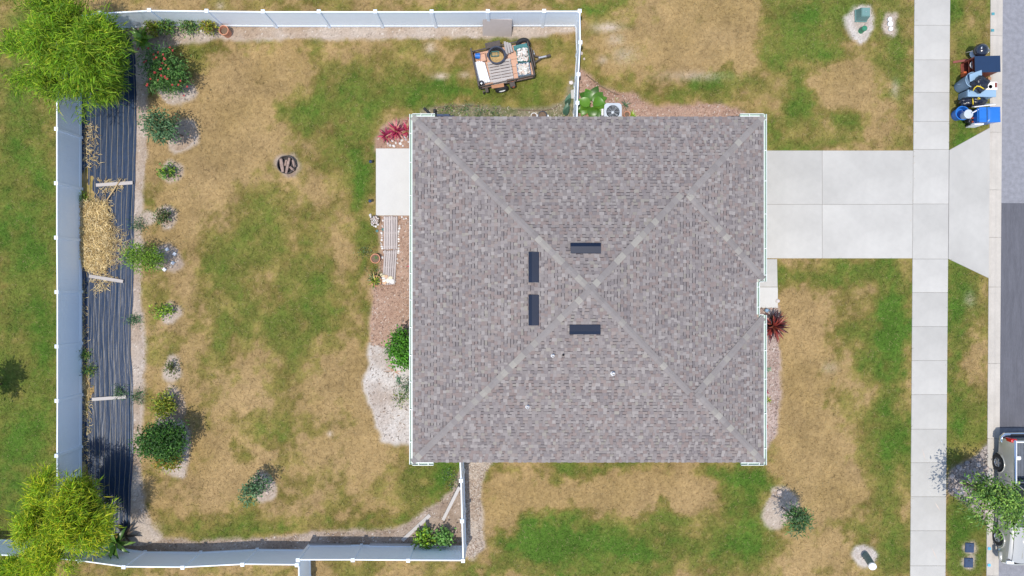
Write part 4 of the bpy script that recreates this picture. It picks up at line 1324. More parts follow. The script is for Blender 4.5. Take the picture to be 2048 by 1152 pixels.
def rosette(name, label, cat, base, n, L, wd, cols, el=(15, 75), droop=1.0, z=0.0, group=None, m='leaf_gloss', az=None, shape=.5, stemh=0.0, lean=(0, 0), petiole=.02):
    b = W(*base)
    root = thing(name, label, cat, (b.x, b.y, z), 0, group)
    if stemh > 0:
        MB().tube([(0, 0, -.02), (lean[0], lean[1], stemh)], [.04, .03], 7).build('stem', MT['culm'], root)
    for i in range(n):
        a = (i * 2.39996 + rng.uniform(-.3, .3)) if az is None else rng.uniform(*az)
        t = i / max(1, n - 1)
        e = R(el[0] + (el[1] - el[0]) * t) + rng.uniform(-.12, .12)
        mb = MB()
        c = rng.choice(cols); f = rng.uniform(.8, 1.2); c = tuple(v * f for v in c)
        jx, jy = (rng.uniform(-.13, .13), rng.uniform(-.13, .13)) if petiole > .1 else (0, 0)
        h = stemh * rng.uniform(.75 if petiole < .1 else .35, 1.0)
        leaf_strip(mb, (lean[0] * h / max(stemh, .01) + petiole * math.cos(a) + jx, lean[1] * h / max(stemh, .01) + petiole * math.sin(a) + jy, .03 + h), a, rng.uniform(*L), rng.uniform(*wd), e, droop * rng.uniform(.7, 1.2), c, shape=shape)
        mb.build('leaf', MT[m], root, smooth=True)
    return root


RED = [(.40, .03, .08), (.22, .015, .05), (.50, .07, .11), (.46, .20, .15), (.30, .02, .07)]
DRED = [(.09, .012, .016), (.055, .010, .013), (.19, .03, .024), (.28, .075, .045), (.04, .015, .016)]
gr = 'red cordylines in the bed above the patio'
rosette('cordyline', 'largest red cordyline, in the middle of the bed above the patio', 'plant', (795, 266), 30, (.45, .66), (.08, .115), RED, stemh=.25, group=gr)
rosette('cordyline', 'red cordyline leftmost in the bed above the patio', 'plant', (775, 274), 24, (.34, .5), (.07, .10), RED, stemh=.15, group=gr)
rosette('cordyline', 'red and yellow cordyline nearest the wall in the bed above the patio', 'plant', (818, 264), 26, (.36, .56), (.075, .105), RED + [(.4, .28, .13)], stemh=.3, group=gr)
rosette('cordyline', 'pinkish cordyline at the house corner above the patio', 'plant', (826, 250), 18, (.34, .48), (.07, .095), [(.42, .12, .12), (.3, .05, .07)], stemh=.3, group=gr)
rosette('bromeliad', 'big dark red spiky plant beside the front walkway', 'plant', (1542, 652), 54, (.58, .95), (.085, .14), DRED + [(.30, .045, .03)], el=(5, 80), stemh=.2)
rosette('bromeliad', 'dark purple spiky plant just above the big red one by the front walkway', 'plant', (1540, 634), 16, (.35, .6), (.05, .09), [(.04, .018, .025), (.07, .03, .04), (.10, .07, .07)], stemh=.2)
BAN = [(.11, .24, .022), (.15, .31, .028), (.08, .17, .018), (.20, .35, .04)]
rosette('canna', 'bright green broad-leaved canna at the top left soil corner', 'plant', (296, 82), 18, (.4, .68), (.13, .2), BAN + [(.17, .3, .03)], el=(10, 70), stemh=.5, shape=.7)
rosette('canna', 'smaller canna with drooping leaves below the broad-leaved one', 'plant', (298, 92), 10, (.35, .5), (.10, .15), BAN, el=(0, 50), droop=1.6, stemh=.4, shape=.7)
rosette('banana_plant', 'banana plant with broad dark leaves leaning on the bottom fence near the yellow bamboo', 'plant', (258, 1068), 16, (.5, .8), (.17, .25), [(.05, .12, .02), (.08, .17, .025), (.035, .08, .018), (.14, .24, .04)], el=(5, 60), stemh=.9, shape=.75, lean=(-.15, -.15))
rosette('dead_banana', 'withered brown banana stalks on the lower end of the black sheet', 'plant', (256, 1066), 9, (.4, .7), (.07, .14), [(.13, .09, .06), (.2, .15, .10), (.08, .06, .045)], el=(0, 30), stemh=.3, shape=.75, m='leaf')
rosette('elephant_ear', 'plant with huge glossy green leaves between the fence and the air conditioner', 'plant', (1177, 214), 15, (.52, .72), (.36, .48), [(.075, .19, .012), (.11, .25, .016), (.045, .125, .01), (.055, .15, .012)], el=(5, 35), stemh=.8, shape=.72, droop=1.0, petiole=.13)
rosette('dead_leaf_clump', 'orange dying leaves at the foot of the huge glossy plant', 'leaf', (1180, 228), 5, (.2, .3), (.08, .12), [(.5, .16, .03), (.4, .22, .05)], el=(10, 40), stemh=.2, shape=.7)
rosette('prickly_pear', 'upper grey-green paddle plant left of the gate fence', 'plant', (1131, 214), 3, (.45, .6), (.2, .26), [(.10, .19, .13), (.075, .15, .10)], el=(40, 75), droop=.2, shape=.75, az=(.6, 1.6), stemh=.25)
rosette('prickly_pear', 'lower grey-green paddle plant left of the gate fence, against the eave', 'plant', (1128, 234), 3, (.5, .65), (.2, .26), [(.10, .19, .13), (.075, .15, .10)], el=(35, 70), droop=.3, shape=.75, az=(.9, 1.7), stemh=.3)
rosette('spiky_plant', 'small dark spiky palm in the mulch right of the air conditioner', 'plant', (1250, 212), 11, (.2, .34), (.025, .04), [(.05, .10, .04), (.08, .14, .06)], el=(5, 40), stemh=.3)
rosette('spiky_plant', 'pale dry tuft in the mulch above the air conditioner', 'plant', (1233, 200), 9, (.14, .22), (.015, .025), [(.35, .33, .12), (.25, .28, .1)], el=(5, 60))
rosette('bird_nest_fern', 'lime green rosette beside the small round pot by the eave', 'plant', (1265, 234), 15, (.24, .36), (.05, .08), [(.24, .36, .03), (.18, .30, .025)], el=(5, 55))
rosette('succulent', 'small grey-green succulent in the upper front bed', 'plant', (1536, 739), 10, (.12, .2), (.05, .08), [(.25, .34, .22), (.17, .26, .15)], el=(5, 60))
rosette('bromeliad', 'small dark red plant next to the gutter in the middle of the front bed', 'plant', (1531, 783), 9, (.14, .22), (.04, .06), RED[:3])
rosette('bromeliad', 'small yellow-green plant in the middle of the front bed', 'plant', (1535, 800), 11, (.14, .24), (.04, .065), [(.25, .32, .03), (.15, .24, .02), (.4, .3, .1)])
rosette('bromeliad', 'small bright red plant low in the front bed', 'plant', (1530, 851), 8, (.1, .18), (.04, .06), [(.5, .02, .03), (.4, .03, .04)])
rosette('bromeliad', 'pink-red plant half hidden under the gutter beside the boardwalk', 'plant', (826, 532), 10, (.2, .32), (.05, .07), [(.5, .05, .08), (.35, .03, .06)], el=(5, 50))
rosette('dead_fern', 'orange-brown dead frond lying at the edge of the white sand', 'leaf', (788, 742), 7, (.3, .5), (.03, .06), [(.42, .22, .12), (.52, .30, .18)], el=(0, 12), droop=.1, m='leaf')
rosette('weed_rosette', 'small dark broad-leaved weed under the dead frond', 'weed', (797, 760), 7, (.15, .24), (.07, .1), [(.05, .13, .06), (.07, .16, .07)], el=(5, 40))


# ------------------------------------------------------------------ the black sheet with its boards and straw
xs = np.arange(0, 1.0001, 1 / 84)
ysm = np.arange(70, 1066.01, 3.0)


def mat_edge(y):
    L = np.interp(y, [70, 120, 300, 600, 900, 1060], [236, 166, 163, 162, 163, 168])
    Rr = np.interp(y, [70, 120, 200, 300, 370, 430, 520, 600, 650, 700, 770, 850, 920, 980, 1040, 1066], [262, 272, 274, 273, 271, 268, 268, 267, 262, 262, 267, 268, 267, 263, 262, 259])
    return L, Rr


def mat_height(X, Y, t):
    z = .022 + .018 * fbm(X * 3.2, Y * .22, 1.0, 4, 1)
    r = np.abs(fbm(X * 2.6, Y * .12, .55, 3, 4) - .5) * 2
    z = z + .026 * np.exp(-(r / .07) ** 2) * fbm(X, Y, 2.0, 2, 6)
    z = z + .012 * fbm(X * 6, Y * .8, .6, 3, 2)
    z = z + .045 * np.exp(-((t - .955) / .02) ** 2) * ss(.35, .6, fbm(X * 0, Y, 3.0, 3, 5))
    return z


Yp, T_ = np.meshgrid(ysm, xs, indexing='ij')
Le, Re = mat_edge(Yp)
Xp = Le + (Re - Le) * T_
MX = (Xp - 1024) / PXM; MY = (576 - Yp) / PXM
MX = MX + (fbm(MX * 0, MY, .5, 3, 3) - .5) * .05 * (np.abs(T_ - .5) > .45)
MZ = mat_height(MX, MY, T_) * .8
nyy, nxx = MX.shape
ii = (np.arange(nyy - 1)[:, None] * nxx + np.arange(nxx - 1)[None, :])
tear = fbm(MX, MY * .35, .8, 4, 5)[:-1, :-1]
holes = ((T_[:-1, :-1] < .12) & (tear > .56)) | ((T_[:-1, :-1] < .26) & (tear > .66)) | ((Yp[:-1, :-1] < 320) & (Yp[:-1, :-1] > 215) & (T_[:-1, :-1] < .30) & (tear > .55))
keep = ~holes
ii = ii[keep]
F = np.stack([ii, ii + nxx, ii + nxx + 1, ii + 1], 1)
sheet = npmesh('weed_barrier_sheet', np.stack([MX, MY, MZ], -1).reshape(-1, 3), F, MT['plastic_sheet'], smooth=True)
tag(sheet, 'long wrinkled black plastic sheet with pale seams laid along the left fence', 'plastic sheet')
for k in range(10):
    t = (k + .6) / 10.0
    yy = np.arange(130 if k < 6 else 90, 1064, 2.0)
    l, r = mat_edge(yy); x = (l + (r - l) * t - 1024) / PXM; y = (576 - yy) / PXM
    x = x + (fbm(x * 0 + k * 5, y, 1.5, 3, 2) - .5) * .10
    z = mat_height(x, y, np.full_like(x, t)) * .8 + .006
    w = .008
    V = np.stack([np.stack([x - w, y, z], 1), np.stack([x + w, y, z], 1)], 1).reshape(-1, 3)
    n = len(x); b = np.arange(n - 1)[:, None] * 2
    fs = b + np.array([[0, 2, 3, 1]])
    npmesh('seam', V, fs, MT['seam'], parent=sheet)

STR = [(.55, .41, .18), (.66, .51, .25), (.46, .33, .14), (.72, .58, .33), (.33, .22, .09)]
heap_poly = [(166, 402), (185, 408), (208, 405), (217, 416), (219, 440), (218, 462), (227, 480), (222, 500), (216, 520), (213, 536), (200, 542), (186, 540), (176, 528), (166, 522), (164, 470)]


def heap_sampler():
    f = in_poly_sampler(heap_poly)

    def g():
        x, y, _ = f(); s = rng.choice([.03, .06, .22]); return (x + rng.gauss(0, s), y + rng.gauss(0, s), (.05 + .16 * rng.random() ** .7) if s < .2 else .05)
    return g


hp_ = [W(*p) for p in heap_poly]; hc = sum(hp_, Vector()) / len(hp_)
V1, F1, C1 = strips(5600, heap_sampler(), .14, .34, .010, .022, STR, .0, 22, .3, .25)
# straw strewn beyond the heap
V2, F2, C2 = strips(200, in_poly_sampler([(220, 440), (262, 480), (252, 520), (232, 540), (218, 520)]), .12, .4, .008, .014, STR, .05, 15, .3)
V3, F3, C3 = strips(170, in_poly_sampler([(166, 240), (196, 250), (200, 330), (170, 340)]), .1, .3, .01, .02, STR, .04, 15, .2)
V4, F4, C4 = strips(520, in_poly_sampler([(163, 560), (172, 560), (176, 700), (186, 790), (172, 1000), (163, 1000)]), .08, .22, .01, .02, STR + [(.2, .2, .06)], .03, 15, .2)
V5, F5, C5 = strips(120, in_poly_sampler([(196, 360), (255, 362), (250, 378), (212, 392), (204, 380)]), .1, .25, .01, .02, STR, .05, 10, .2)
V6, F6, C6 = strips(150, in_poly_sampler([(184, 545), (215, 545), (240, 556), (200, 590), (190, 585)]), .1, .3, .01, .02, STR, .05, 10, .2)
Vs = [V1, V2, V3, V4, V5, V6]; Fs = [F1, F2, F3, F4, F5, F6]; Cs = [C1, C2, C3, C4, C5, C6]
off = 0; FF = []
for v, f in zip(Vs, Fs):
    FF.append(f + off); off += len(v)
o = npmesh('straw', np.concatenate(Vs), np.concatenate(FF), MT['straw'], np.concatenate(Cs))
tag(o, 'heap of dry golden straw on the black plastic sheet', 'straw', kind='stuff')
mb = MB()
n = len(hp_)
inner = [(hc.lerp(p, .55)) for p in hp_]
mb.add([(hc.lerp(p, .86).x, hc.lerp(p, .86).y, .03) for p in hp_] + [(p.x, p.y, .11) for p in inner], [(i, (i + 1) % n, n + (i + 1) % n, n + i) for i in range(n)] + [tuple(range(n, 2 * n))], (.30, .21, .09))
ob = mb.build('straw_bed', MT['straw']); tag(ob, 'matted lower layer of the dry straw heap on the plastic sheet', 'straw', kind='stuff')


def board(label, a, b, w, h, z=.07, m='wood_grey', cat='board', group=None, name='board', za=None, zb=None):
    A = W(*a, za or 0); B = W(*b, zb or 0)
    c = (A + B) / 2; c.z = 0
    mb = MB().beam((A.x - c.x, A.y - c.y, (za if za is not None else z)), (B.x - c.x, B.y - c.y, (zb if zb is not None else z)), w, h, bev=.004)
    o = mb.build(name, MT[m], loc=(c.x, c.y, 0))
    return tag(o, label, cat, group)


gb = 'boards weighing down the black sheet'
board('grey board on the black sheet above the straw heap', (195, 371), (268, 366), .15, .045, .10, group=gb)
board('grey board on the black sheet just below the straw heap', (181, 552), (249, 563), .15, .045, .10, group=gb)
board('pale grey board on the black sheet near its lower end', (187, 798), (255, 793), .15, .045, .10, group=gb, m='wood_pale')
A = W(213, 401, .15); B = W(242, 357, .16)
o = MB().tube([A, A.lerp(B, .5) + Vector((.02, 0, .01)), B], [.022, .026, .02], 8).build('bamboo_stick', MT.setdefault('cane', mat('dry_cane', (.52, .36, .17), rough=.6, var=.15)), smooth=True)
tag(o, 'dry tan cane lying across the upper board on the black sheet', 'stick')
board('white plank on the bare soil, leaning from the lawn to the bottom fence', (804.5, 1081), (860, 1030), .16, .05, .06, m='wood_pale', za=.05, zb=.05)
board('white plank in two lengths leaning up against the lower gate fence', (886, 1040), (919, 974), .14, .045, m='wood_pale', za=.05, zb=.9)
board('left one of two dark grey planks on edge at the foot of the bottom fence', (619, 1088), (703, 1089), .10, .16, .10, group='planks along the bottom fence')
board('right one of two dark grey planks on edge at the foot of the bottom fence', (741, 1087), (824, 1088), .10, .16, .10, group='planks along the bottom fence')
# the panel leaning on the top fence
a = W(965, 72, 0); b = W(1023, 74, 0)
A2 = W(965.5, 37.5, .92); B2 = W(1024, 40, .92)
nrm = (b - a).cross(A2 - a).normalized() * .05
o = MB().add([a, b, B2, A2, a - nrm, b - nrm, B2 - nrm, A2 - nrm], [(0, 1, 2, 3), (7, 6, 5, 4), (0, 4, 5, 1), (1, 5, 6, 2), (2, 6, 7, 3), (3, 7, 4, 0)]).build('leaning_panel', MT['panel'])
tag(o, 'taupe sheet of board leaning against the top fence above the trailer', 'panel')
# kerb of thin edging round the beds
def edging(label, pts, m='bark', r=.022, z=.035):
    P = [W(*p, 0) + Vector((0, 0, z)) for p in pts]
    o = MB().tube(P, r, 6).build('bed_edging', MT[m], smooth=True)
    tag(o, label, 'edging')
edging('dark edging strip along the upper right mulch bed', [(1172, 150), (1200, 172), (1222, 184), (1236, 190)])
edging('low brown edging strip along the weedy bed', [(868, 215), (900, 214), (935, 213), (960, 212)])
edging('thin brown edging in front of the pots by the north wall', [(1035, 220), (1060, 221), (1090, 221), (1106, 218), (1116, 212)])

# ------------------------------------------------------------------ patio side: boardwalk, stones, pots
def walk(label, x0, x1, y0, y1, skew, seed):
    A = W((x0 + x1) / 2, (y0 + y1) / 2)
    root = thing('boardwalk', label, 'boardwalk', A, 0, 'boardwalk sections')
    n = 6; Wt = M2(x1 - x0); Lt = M2(y1 - y0); pw = Wt / n
    for i in range(n):
        x = -Wt / 2 + pw * (i + .5)
        sh = M2(skew)
        dl = rng.uniform(-.02, .02)
        MB().beam((x + sh / 2, Lt / 2 + dl, .095 + rng.uniform(-.004, .004)), (x - sh / 2, -Lt / 2 + dl, .095), pw - .018, .028, bev=.004).build('plank', MT['wood_grey_y'], root)
    for f in (-.42, 0, .42):
        MB().box((-f * 0, Lt * f, .045), (Wt - .02, .07, .07)).build('bearer', MT['wood_grey'], root)
    return root


walk('upper section of the weathered boardwalk, touching the patio', 768, 796, 433, 499, 0, 1)
walk('lower section of the weathered boardwalk, ending at the flat stones', 767, 793, 500.5, 569, 4, 2)

WST = [(.74, .72, .69), (.66, .63, .6), (.58, .54, .5)]


def stone(px, py, r, label, group, name='stone', cols=WST, z=None, sq=None, hgt=.7):
    p = W(px, py)
    c = rng.choice(cols); f = rng.uniform(.88, 1.1); c = tuple(v * f for v in c)
    q = sq or (rng.uniform(.85, 1.25), rng.uniform(.75, 1.0), hgt)
    o = MB().stone((0, 0, 0), r, q, rng.randrange(9999), c, 2).build(name, MT['stone'], smooth=True, loc=(p.x, p.y, (z or 0) + r * hgt * .55))
    o.rotation_euler = (0, 0, rng.uniform(0, 6.28))
    return tag(o, label, 'stone', group)


for i, (x, y) in enumerate([(765, 452), (764, 470), (764.5, 475), (764, 480), (763, 488), (764, 493), (765, 497), (762, 486), (766, 441), (765, 515), (768, 504), (763.5, 466)]):
    stone(x, y, rng.uniform(.04, .07), 'white rounded stone edging the left side of the boardwalk', 'stones left of the boardwalk')
for i, (x, y) in enumerate([(799, 457), (797.5, 463), (797, 468), (797, 473), (797, 478), (797, 483), (798, 491), (797, 497), (797, 502), (796, 506), (794, 518), (795, 526), (804, 434), (812, 437), (808, 438), (799, 452)]):
    stone(x, y, rng.uniform(.035, .065), 'white rounded stone edging the right side of the boardwalk', 'stones right of the boardwalk')
for i, (x, y) in enumerate([(776, 287), (785, 281), (792, 286), (801, 287), (804, 281), (806, 292), (781, 291), (812, 279), (797, 276), (817, 284), (788, 292), (809, 275)]):
    stone(x, y, rng.uniform(.05, .08), 'white pebble on the bed between the red cordylines and the patio', 'white pebbles by the patio bed')
FL = [(.66, .56, .38), (.72, .69, .65), (.62, .42, .27), (.68, .62, .5)]
for i, (x, y, r, lab) in enumerate([(766, 551, .11, 'tan flat stone at the upper left of the stones on the boardwalk end'), (768, 559, .13, 'orange-tan flat stone beside the bromeliad pot on the boardwalk end'), (773, 553, .09, 'white stone in the middle of the boardwalk end'), (777, 561, .11, 'white flat stone lowest in the middle of the boardwalk end'), (782, 556, .10, 'pale tan stone right of centre on the boardwalk end'), (784.5, 563, .13, 'cream flat stone at the right of the boardwalk end'), (770, 565, .1, 'small buff stone at the lower left of the boardwalk end')]):
    stone(x, y, r, lab, None, 'flat_stone', [FL[i % 4]], .10, (1.1, .9, .28), .28)

# stone basket by the patio corner
b = W(751, 441)
bk = thing('stone_basket', 'round wire basket filled with white stones at the patio corner', 'basket', b)
for z, r in ((.16, .215), (.08, .2), (.02, .19)):
    MB().tube([(r * math.cos(a * .2618), r * math.sin(a * .2618), z) for a in range(24)], .008, 6, closed=True).build('hoop', MT['rust'], bk, smooth=True)
for i in range(34):
    a = i * 2.4; r = .185 * math.sqrt((i + .5) / 34)
    c = rng.choice([(.72, .68, .66), (.45, .36, .32), (.62, .55, .5)])
    MB().stone((r * math.cos(a), r * math.sin(a), .13 + .03 * rng.random()), rng.uniform(.025, .045), (1.2, .8, .7), i, c).build('stone', MT['stone'], bk, smooth=True)
for (x, y) in [(742, 434), (744, 447), (748, 452), (752, 453), (741, 430), (745, 449), (756, 449)]:
    stone(x, y, rng.uniform(.04, .07), 'white stone scattered around the round stone basket', 'stones round the basket')


def pot(label, px, py, zt, r, m='terracotta', soil='potting_soil', taper=.75, group=None, rim=True, name='plant_pot', z0=0.0, fill=.05):
    p = W(px, py, zt)
    root = thing(name, label, 'pot', (p.x, p.y, z0))
    h = zt - z0
    MB().lathe([(r * taper, 0), (r * .93, h * .8), (r * .93 if not rim else r * 1.0, h * .8), (r, h), (r * .86, h), (r * .84, h * .75), (r * taper * .8, h * .4)], n=28).build('pot_wall', MT[m], root, smooth=40)
    MB().lathe([(.0001, 0), (r * .5, .008), (r * .84, 0)][::-1], (0, 0, h - fill), 24).build('soil', MT['potsoil'], root)
    return root


p1 = pot('terracotta pot with bare soil and a tiny sprout left of the boardwalk', 750.5, 517, .28, .22)
mb = MB()
for a in range(6): leaf_strip(mb, (.03, .04, .24), a * 1.05, .13, .03, .5, .9, (.09, .2, .04))
mb.build('sprout', MT['leaf_gloss'], p1)
p2 = pot('terracotta pot holding a green and yellow bromeliad by the boardwalk end', 752, 562, .28, .245)
rosette('bromeliad', 'spiky green bromeliad with yellow tips in the terracotta pot', 'plant', (752.6, 562.3), 26, (.3, .52), (.04, .06), [(.12, .2, .02), (.22, .28, .03), (.5, .42, .10), (.06, .11, .015)], el=(8, 75), z=.22)
pot('brown terracotta pot on the soil below the top fence', 447, 60, .48, .22, 'terracotta', taper=.85, fill=.16)
p = pot('small terracotta pot with a blue lining beside the air conditioner', 1254, 228.5, .3, .14, 'terracotta', taper=.8)
pot('dark green pot around the right leafy plant in the planter corner', 890, 1080, .3, .24, 'tub', taper=.85)
for (x, y, lab) in [(741, 323, 'dark round garden lamp left of the patio, upper one'), (740, 402, 'dark round garden lamp left of the patio, lower one')]:
    p = W(x, y, .35)
    r_ = thing('garden_lamp', lab, 'garden lamp', (p.x, p.y, 0), 0, 'garden lamps beside the patio')
    MB().tube([(0, 0, -.05), (0, 0, .28)], .012, 8).build('stake', MT['rubber'], r_)
    MB().lathe([(.0001, .26), (.05, .28), (.075, .34), (.06, .38), (.025, .405), (.0001, .41)], n=18).build('lamp_head', MT['meter'], r_, smooth=True)
for (x, y, lab) in [(335.5, 499, 'uppermost'), (350.5, 508, 'rightmost'), (347, 526, 'third'), (330.5, 539, 'lowest')]:
    p = W(x, y)
    o = MB().box((0, 0, .05), (.14, .14, .09), bev=.008).build('paver_block', MT['white_paint'], loc=(p.x, p.y, .01), rz=rng.uniform(0, 1.5))
    tag(o, lab + ' of the four pale blocks around the yellow-green round shrub', 'block', 'pale blocks around the round shrub')

# fire pit
p = W(575.5, 331)
fp = thing('fire_pit', 'round steel fire pit ring full of split logs on the back lawn', 'fire pit', p)
MB().lathe([(.40, 0), (.40, .24), (.415, .25), (.415, .26), (.385, .26), (.375, .24), (.375, .02), (.40, 0)], n=40, caps=False).build('ring', MT['rust'], fp, smooth=35)
MB().lathe([(.38, .05), (.2, .08), (.0001, .07)], n=24).build('ash_bed', MT['ash'], fp)
for (x0, y0, x1, y1, r, z, lab) in [(562, 318, 566, 344, .085, .21, 'wide pale split log on the left of the fire pit'), (579, 316, 572, 347, .065, .24, 'long split log across the middle of the fire pit'), (586, 320, 590, 334, .07, .19, 'short grey log on the right of the fire pit'), (580, 334, 588, 341, .055, .19, 'small reddish log low on the right of the fire pit'), (573, 320, 570, 332, .05, .17, 'small log between the two long ones in the fire pit')]:
    a = W(x0, y0, z); b2 = W(x1, y1, z); c = (a + b2) / 2
    mb = MB().tube([a - c, (a - c) * .4 + Vector((0, .0, .01)), (b2 - c) * .4, b2 - c], [r * .85, r, r * 1.02, r * .8], 7)
    tag(mb.build('log', MT['char'], loc=c), lab, 'log', 'split logs in the fire pit')

# ------------------------------------------------------------------ things along the north wall
p = W(1226, 223.5, .78)
ac = thing('air_conditioner', 'square pale grey air conditioner unit beside the roof edge', 'air conditioner', (p.x, p.y, 0))
MB().box((0, 0, .05), (.95, .95, .1), bev=.01).build('pad', MT['concrete'], ac)
MB().box((0, 0, .35), (.76, .76, .50), bev=.05, seg=3).build('cabinet', MT['ac_metal'], ac, smooth=35)
mb = MB()
n = 40
outer = [];
for i in range(n):
    a = 2 * math.pi * i / n; c_, s_ = math.cos(a), math.sin(a)
    k = (abs(c_) ** 6 + abs(s_) ** 6) ** (-1 / 6) * .39
    outer.append((k * c_, k * s_))
inn = [(.285 * math.cos(2 * math.pi * i / n), .285 * math.sin(2 * math.pi * i / n)) for i in range(n)]
vs = [(x, y, .70) for x, y in outer] + [(x, y, .77) for x, y in outer] + [(x * 1.04, y * 1.04, .785) for x, y in inn] + [(x, y, .66) for x, y in inn]
fs = []
for i in range(n):
    j = (i + 1) % n
    for k in range(3): fs.append((k * n + i, k * n + j, (k + 1) * n + j, (k + 1) * n + i))
mb.add(vs, fs)
mb.build('top_cover', MT['ac'], ac, smooth=35)
MB().lathe([(.0001, .675), (.29, .675)][::-1], n=24).build('fan_well', MT['ac'], ac)
for i in range(4):
    a = i * math.pi / 2 + .3
    MB().add([(.05 * math.cos(a), .05 * math.sin(a), .66), (.26 * math.cos(a), .26 * math.sin(a), .65), (.26 * math.cos(a + .8), .26 * math.sin(a + .8), .68), (.05 * math.cos(a + .8), .05 * math.sin(a + .8), .68)], [(0, 1, 2, 3)]).build('fan_blade', MT['ac'], ac)
MB().lathe([(.0001, .71), (.06, .70), (.07, .66)][::-1], n=16).build('fan_hub', MT['ac_metal'], ac)
for r in (.09, .14, .19, .24):
    MB().tube([(r * math.cos(a * .2618), r * math.sin(a * .2618), .765) for a in range(24)], .0045, 5, closed=True).build('guard_ring', MT['ac_metal'], ac)
for i in range(8):
    a = i * math.pi / 4
    MB().beam((.03 * math.cos(a), .03 * math.sin(a), .77), (.29 * math.cos(a), .29 * math.sin(a), .77), .008, .006).build('guard_spoke', MT['ac_metal'], ac)
p = W(1205, 224, .6)
tag(MB().box((0, 0, .3), (.09, .3, .6), bev=.01).build('service_box', MT['white_paint'], loc=(p.x, p.y, 0)), 'narrow white upright box left of the air conditioner', 'box')
p = W(1147, 189)
tag(MB().prism([(-.12, -.2), (.1, -.22), (.13, .15), (.02, .22), (-.13, .18)], 0, .06, inset=.01).build('stone_slab', MT['concrete'], loc=(p.x, p.y, .02)), 'grey stone slab at the foot of the gate fence', 'stone')
a = W(848, 216.5, .05); b2 = W(863, 231, .10)
tag(MB().tube([a, a.lerp(b2, .5), b2], .06, 10).build('drain_pipe', MT['rubber']), 'black drain pipe slanting from the house corner onto the grass', 'pipe')
p = W(869, 224, .3); tag(MB().box((0, 0, .2), (.09, .25, .4), bev=.01).build('dark_board', MT['rubber'], loc=(p.x, p.y, 0)), 'short dark upright board by the roof corner', 'board')
p = W(886, 231.5, .25)
bx = thing('black_planter', 'low black box planter half hidden under the north eave', 'box', (p.x, p.y, 0))
MB().box((0, -.1, .12), (.55, .32, .24), bev=.015).build('planter_body', MT['rubber'], bx); MB().box((0, -.1, .25), (.58, .36, .02), bev=.005).build('planter_rim', MT['meter'], bx)
p = W(903, 233, .25); tag(MB().box((0, -.1, .14), (.26, .3, .28), bev=.02).build('black_box', MT['tub'], loc=(p.x, p.y, 0)), 'small black box right of the planter under the north eave', 'box')
p = W(1029, 232, .2); tag(MB().box((0, -.08, .1), (.12, .2, .22), bev=.015).build('black_box', MT['rubber'], loc=(p.x, p.y, 0)), 'tiny black box left of the white pot under the north eave', 'box')
pot('white pot with a pale rim left of the tray under the north eave', 1068, 231.5, .25, .14, 'white_paint', taper=.8)
p = W(1085, 232, .18)
tr = thing('white_tray', 'white rectangular tray under the north eave', 'tray', (p.x, p.y, 0))
MB().box((0, -.08, .08), (.58, .3, .14), bev=.015).build('tray_body', MT['white_paint'], tr); MB().box((0, -.08, .152), (.5, .24, .012)).build('tray_inside', MT['ac'], tr)
pot('dark navy pot standing on the white tray under the north eave', 1085, 230.5, .42, .2, 'tub', taper=.8, z0=.16)
p = W(1534, 621, .15)
wc_ = thing('watering_can', 'small blue watering can in the shade by the front walkway end', 'watering can', (p.x, p.y, 0))
MB().lathe([(.08, 0), (.085, .16), (.05, .2), (.045, .15)], n=16).build('can_body', MT['greyblue_paint'], wc_, smooth=40); MB().tube([(.06, 0, .05), (.16, 0, .2)], .015, 6).build('spout', MT['greyblue_paint'], wc_)
p = W(766, 459, .08); tag(MB().lathe([(.05, 0), (.065, .1), (.05, .1), (.045, .05), (.0001, .05)], n=14).build('small_cup', MT['teal'], loc=(p.x, p.y, 0)), 'tiny teal cup at the left edge of the boardwalk', 'cup')
p = W(754, 462, .06); tag(MB().lathe([(.05, 0), (.06, .07), (.045, .07), (.04, .04), (.0001, .04)], n=14).build('small_cup', MT['teal'], loc=(p.x, p.y, 0)), 'tiny teal cup lying in the weeds below the stone basket', 'cup')

# ------------------------------------------------------------------ utility boxes
p = W(1720, 33)
tb = thing('utility_box', 'square blue-green utility box with a tapered lid on white sand', 'utility box', p)
MB().box((0, 0, .06), (.54, .56, .12), bev=.02).build('base', MT['green_paint'], tb)
h = [(-.24, -.25), (.24, -.25), (.24, .25), (-.24, .25)]; t2 = [(-.195, -.2), (.195, -.2), (.195, .2), (-.195, .2)]
MB().add([(x, y, .12) for x, y in h] + [(x, y, .5) for x, y in t2] + [(x * .86, y * .86, .54) for x, y in t2], [(i, (i + 1) % 4, 4 + (i + 1) % 4, 4 + i) for i in range(4)] + [(4 + i, 4 + (i + 1) % 4, 8 + (i + 1) % 4, 8 + i) for i in range(4)] + [(8, 9, 10, 11)]).build('lid', MT['green_paint'], tb)
MB().lathe([(.02, .54), (.02, .55), (.0001, .553)], n=10).build('lid_bolt', MT['steel'], tb)
p = W(1721, 62.5)
pd = thing('utility_pedestal', 'short round green pedestal below the square utility box', 'pedestal', p)
MB().lathe([(.13, 0), (.125, .05), (.115, .07), (.115, .30), (.122, .30), (.122, .37), (.10, .395), (.0001, .40)], n=20).build('pedestal_body', MT['green_dark'], pd, smooth=40)
